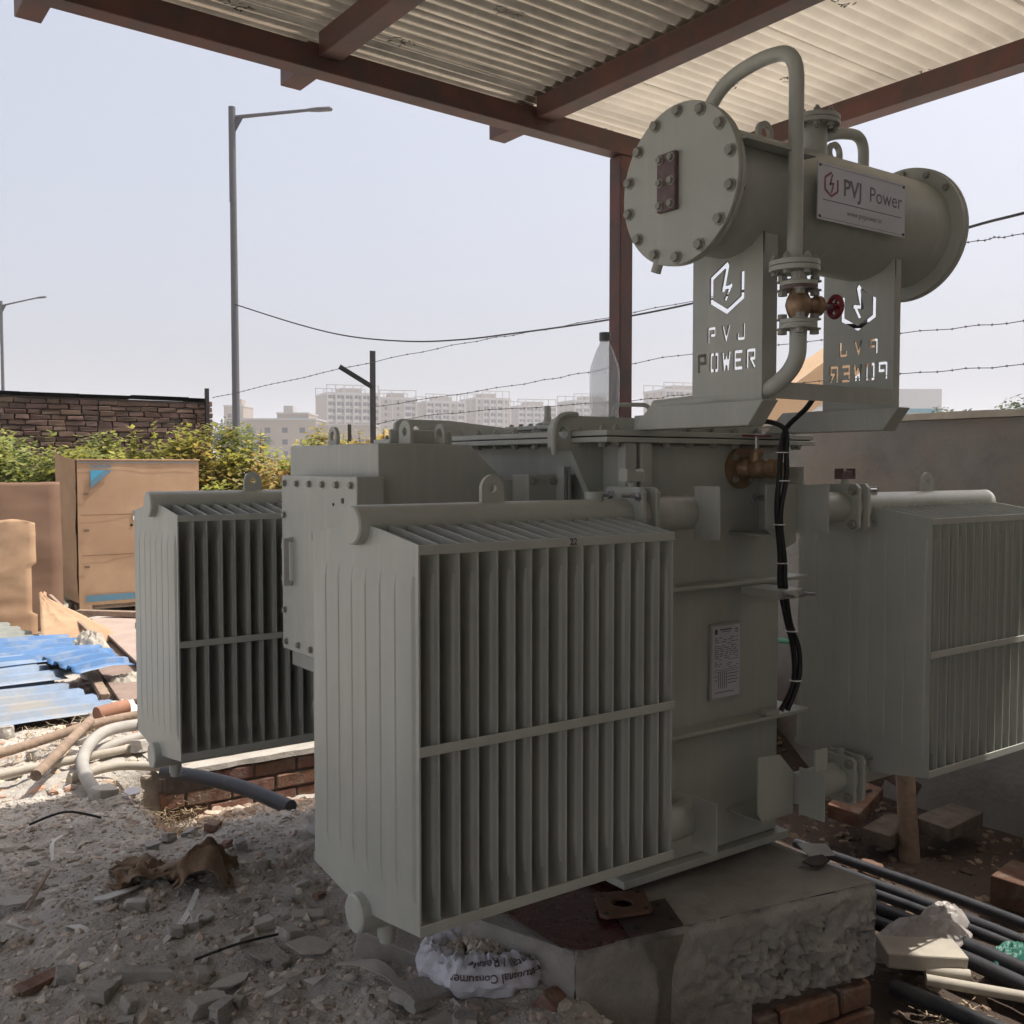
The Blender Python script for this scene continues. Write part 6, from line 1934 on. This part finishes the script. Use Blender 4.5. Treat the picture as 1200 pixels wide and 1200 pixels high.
flat_plate('paper_scrap', 'pale folded paper lying behind the dark one on the plinth', 'paper', [(2.72, 2.10), (2.80, 2.06), (2.86, 2.14), (2.78, 2.20)], 0.212, 0.004, 'white_trash')

# ------------------------------------------------------------------ the pit on the right
def loosebrick(label, x, y, z, yaw, tilt, m='brick', s=(0.115, 0.055, 0.036), t=1.0, name='loose_brick', cat='brick'):
    mb = MB().obox((0, 0, 0), s[0], s[1], s[2], None, (t, t, t), 0.004)
    rot = Matrix.Translation((x, y, z)) @ Matrix.Rotation(yaw, 4, 'Z') @ Matrix.Rotation(tilt[0], 4, 'X') @ Matrix.Rotation(tilt[1], 4, 'Y')
    o = mb.build(name, M[m], None, smooth=0, bevel=0.006, local=rot)
    tag(o, label, cat)
loosebrick('reddish slab brick propped highest under the right radiator', 4.12, 2.92, -0.10, 0.30, (0.12, -0.12), s=(0.17, 0.075, 0.035), t=0.7)
loosebrick('grey block below the propped reddish brick', 4.16, 2.76, -0.20, 0.15, (0.05, 0.0), 'mortar', s=(0.14, 0.07, 0.035), name='concrete_block', cat='block')
loosebrick('long grey slab right of the timber stump', 4.42, 2.62, -0.17, 0.1, (0.05, 0.02), 'mortar', s=(0.18, 0.08, 0.035), name='concrete_block', cat='block')
chunk('stone_block', 'brown chipped stone in front of the bricks in the pit', 'stone', 3.80, 2.62, 0.075, 0.05, 0.04, 0.5, 'gasket_rust', (0.15, 0.1), 61, jit=0.45)
loosebrick('dark tilted brick leaning under the flange of the right radiator', 4.42, 3.06, -0.06, 0.6, (0.5, 0.2), 'oldbrick', s=(0.15, 0.06, 0.035))
loosebrick('second dark brick leaning behind the timber stump', 4.55, 2.98, -0.08, 0.9, (0.5, 0.1), 'oldbrick', s=(0.15, 0.06, 0.035))
loosebrick('hollow reddish brick at the right edge of the pit', 4.00, 2.06, -0.19, 0.2, (0.05, 0.05), s=(0.13, 0.075, 0.06), t=0.5)
loosebrick('pinkish brick at the foot of the boundary wall', 4.68, 2.30, -0.22, 0.1, (0.1, 0.05), s=(0.12, 0.055, 0.03))
stump = MB()
stump.tube([(4.14, 2.64, -0.34), (4.13, 2.65, -0.1), (4.12, 2.66, 0.10), (4.115, 2.665, 0.155)], [0.048, 0.043, 0.042, 0.020], 10)
stump.build('timber_stump', M['wood'], None, smooth=40)
tag(bpy.data.objects['timber_stump'], 'broken timber stump standing in the pit under the right radiator', 'stump')
for k, (a, b_, r, lab) in enumerate((
    ((3.72, 2.95, -0.22), (3.66, 0.9, -0.24), 0.022, 'farthest black pipe of the bundle in the pit'),
    ((3.60, 2.90, -0.22), (3.58, 0.9, -0.24), 0.024, 'second farthest black pipe of the bundle in the pit'),
    ((3.50, 2.85, -0.22), (3.47, 0.9, -0.24), 0.020, 'middle black pipe of the bundle in the pit'),
    ((3.42, 2.80, -0.22), (3.36, 0.9, -0.24), 0.030, 'thick black pipe second nearest in the pit bundle'),
    ((3.30, 2.75, -0.23), (3.25, 0.9, -0.25), 0.028, 'nearest thick black pipe in the pit bundle'))):
    p, q = Vector(a), Vector(b_)
    md = p.lerp(q, 0.5) + Vector((0.02 * (-1) ** k, 0.02, 0.03))
    hose('black_pipe', lab, 'pipe', [p, md, q], r, 'blackpipe', 14)
loosebrick('pale foam slab lit by the sun beside the plinth', 3.09, 1.925, -0.15, -0.62, (0.05, 0.06), 'conduit_pale', s=(0.135, 0.062, 0.030), name='foam_slab', cat='slab')
crumple('plastic_film', 'crumpled cloudy plastic film beyond the sunlit slab', 'plastic film', 3.22, 2.02, 0.24, 0.13, 0.075, 'film', 21, z=-0.19, ridge=1.6)
crumple('plastic_film', 'wisp of plastic film over the black pipes', 'plastic film', 3.45, 2.06, 0.12, 0.08, 0.075, 'film', 22, z=-0.195, ridge=1.4)
hose('white_pipe', 'pale white pipe end nearest the bottom right', 'pipe', [(3.02, 1.86, -0.19), (3.22, 1.62, -0.21)], 0.018, 'conduit_pale')
hose('white_pipe', 'second white pipe just beyond the nearest one', 'pipe', [(3.06, 1.89, -0.18), (3.16, 1.79, -0.19)], 0.020, 'conduit_pale')
hose('dark_plank', 'dark pole end beside the plinth at the bottom right', 'pole', [(2.94, 1.93, -0.22), (3.02, 1.50, -0.24)], 0.028, 'blackpipe')
crumple('green_bag', 'crumpled green plastic bag at the right edge of the pipes', 'bag', 3.44, 1.80, 0.11, 0.06, 0.05, 'green_plastic', 23, z=-0.22)
hose('white_wire', 'bent white wire at the bottom right corner', 'wire', [(3.14, 1.52, -0.24), (3.17, 1.57, -0.10), (3.24, 1.55, -0.09), (3.33, 1.46, -0.12)], 0.0035, 'tie', 6)
crumple('red_sack', 'pink red sack lying by the wall behind the tank', 'sack', 4.62, 4.02, 0.20, 0.14, 0.46, 'pink', 31, z=-0.05)
hose('green_strap', 'mint green strap across the wall behind the tank', 'strap', [(4.45, 4.18, 0.52), (4.62, 4.02, 0.50), (4.79, 3.85, 0.47)], 0.016, 'mint', 8)

# ------------------------------------------------------------------ haze
hz_ = MB().box(-700, 1200, -700, 1200, -1.6, 52)
hb = hz_.build('haze', None, None, smooth=0)
hm = bpy.data.materials.new('haze_air'); hm.use_nodes = True
hn = hm.node_tree
hn.nodes.remove(hn.nodes['Principled BSDF'])
pv = hn.nodes.new('ShaderNodeVolumePrincipled')
pv.inputs['Color'].default_value = (0.86, 0.88, 0.93, 1)
pv.inputs['Density'].default_value = 0.00055
pv.inputs['Anisotropy'].default_value = 0.2
hn.links.new(pv.outputs['Volume'], hn.nodes['Material Output'].inputs['Volume'])
hb.data.materials.append(hm)
tag(hb, 'pale dusty haze over the distance', None, None, 'stuff')
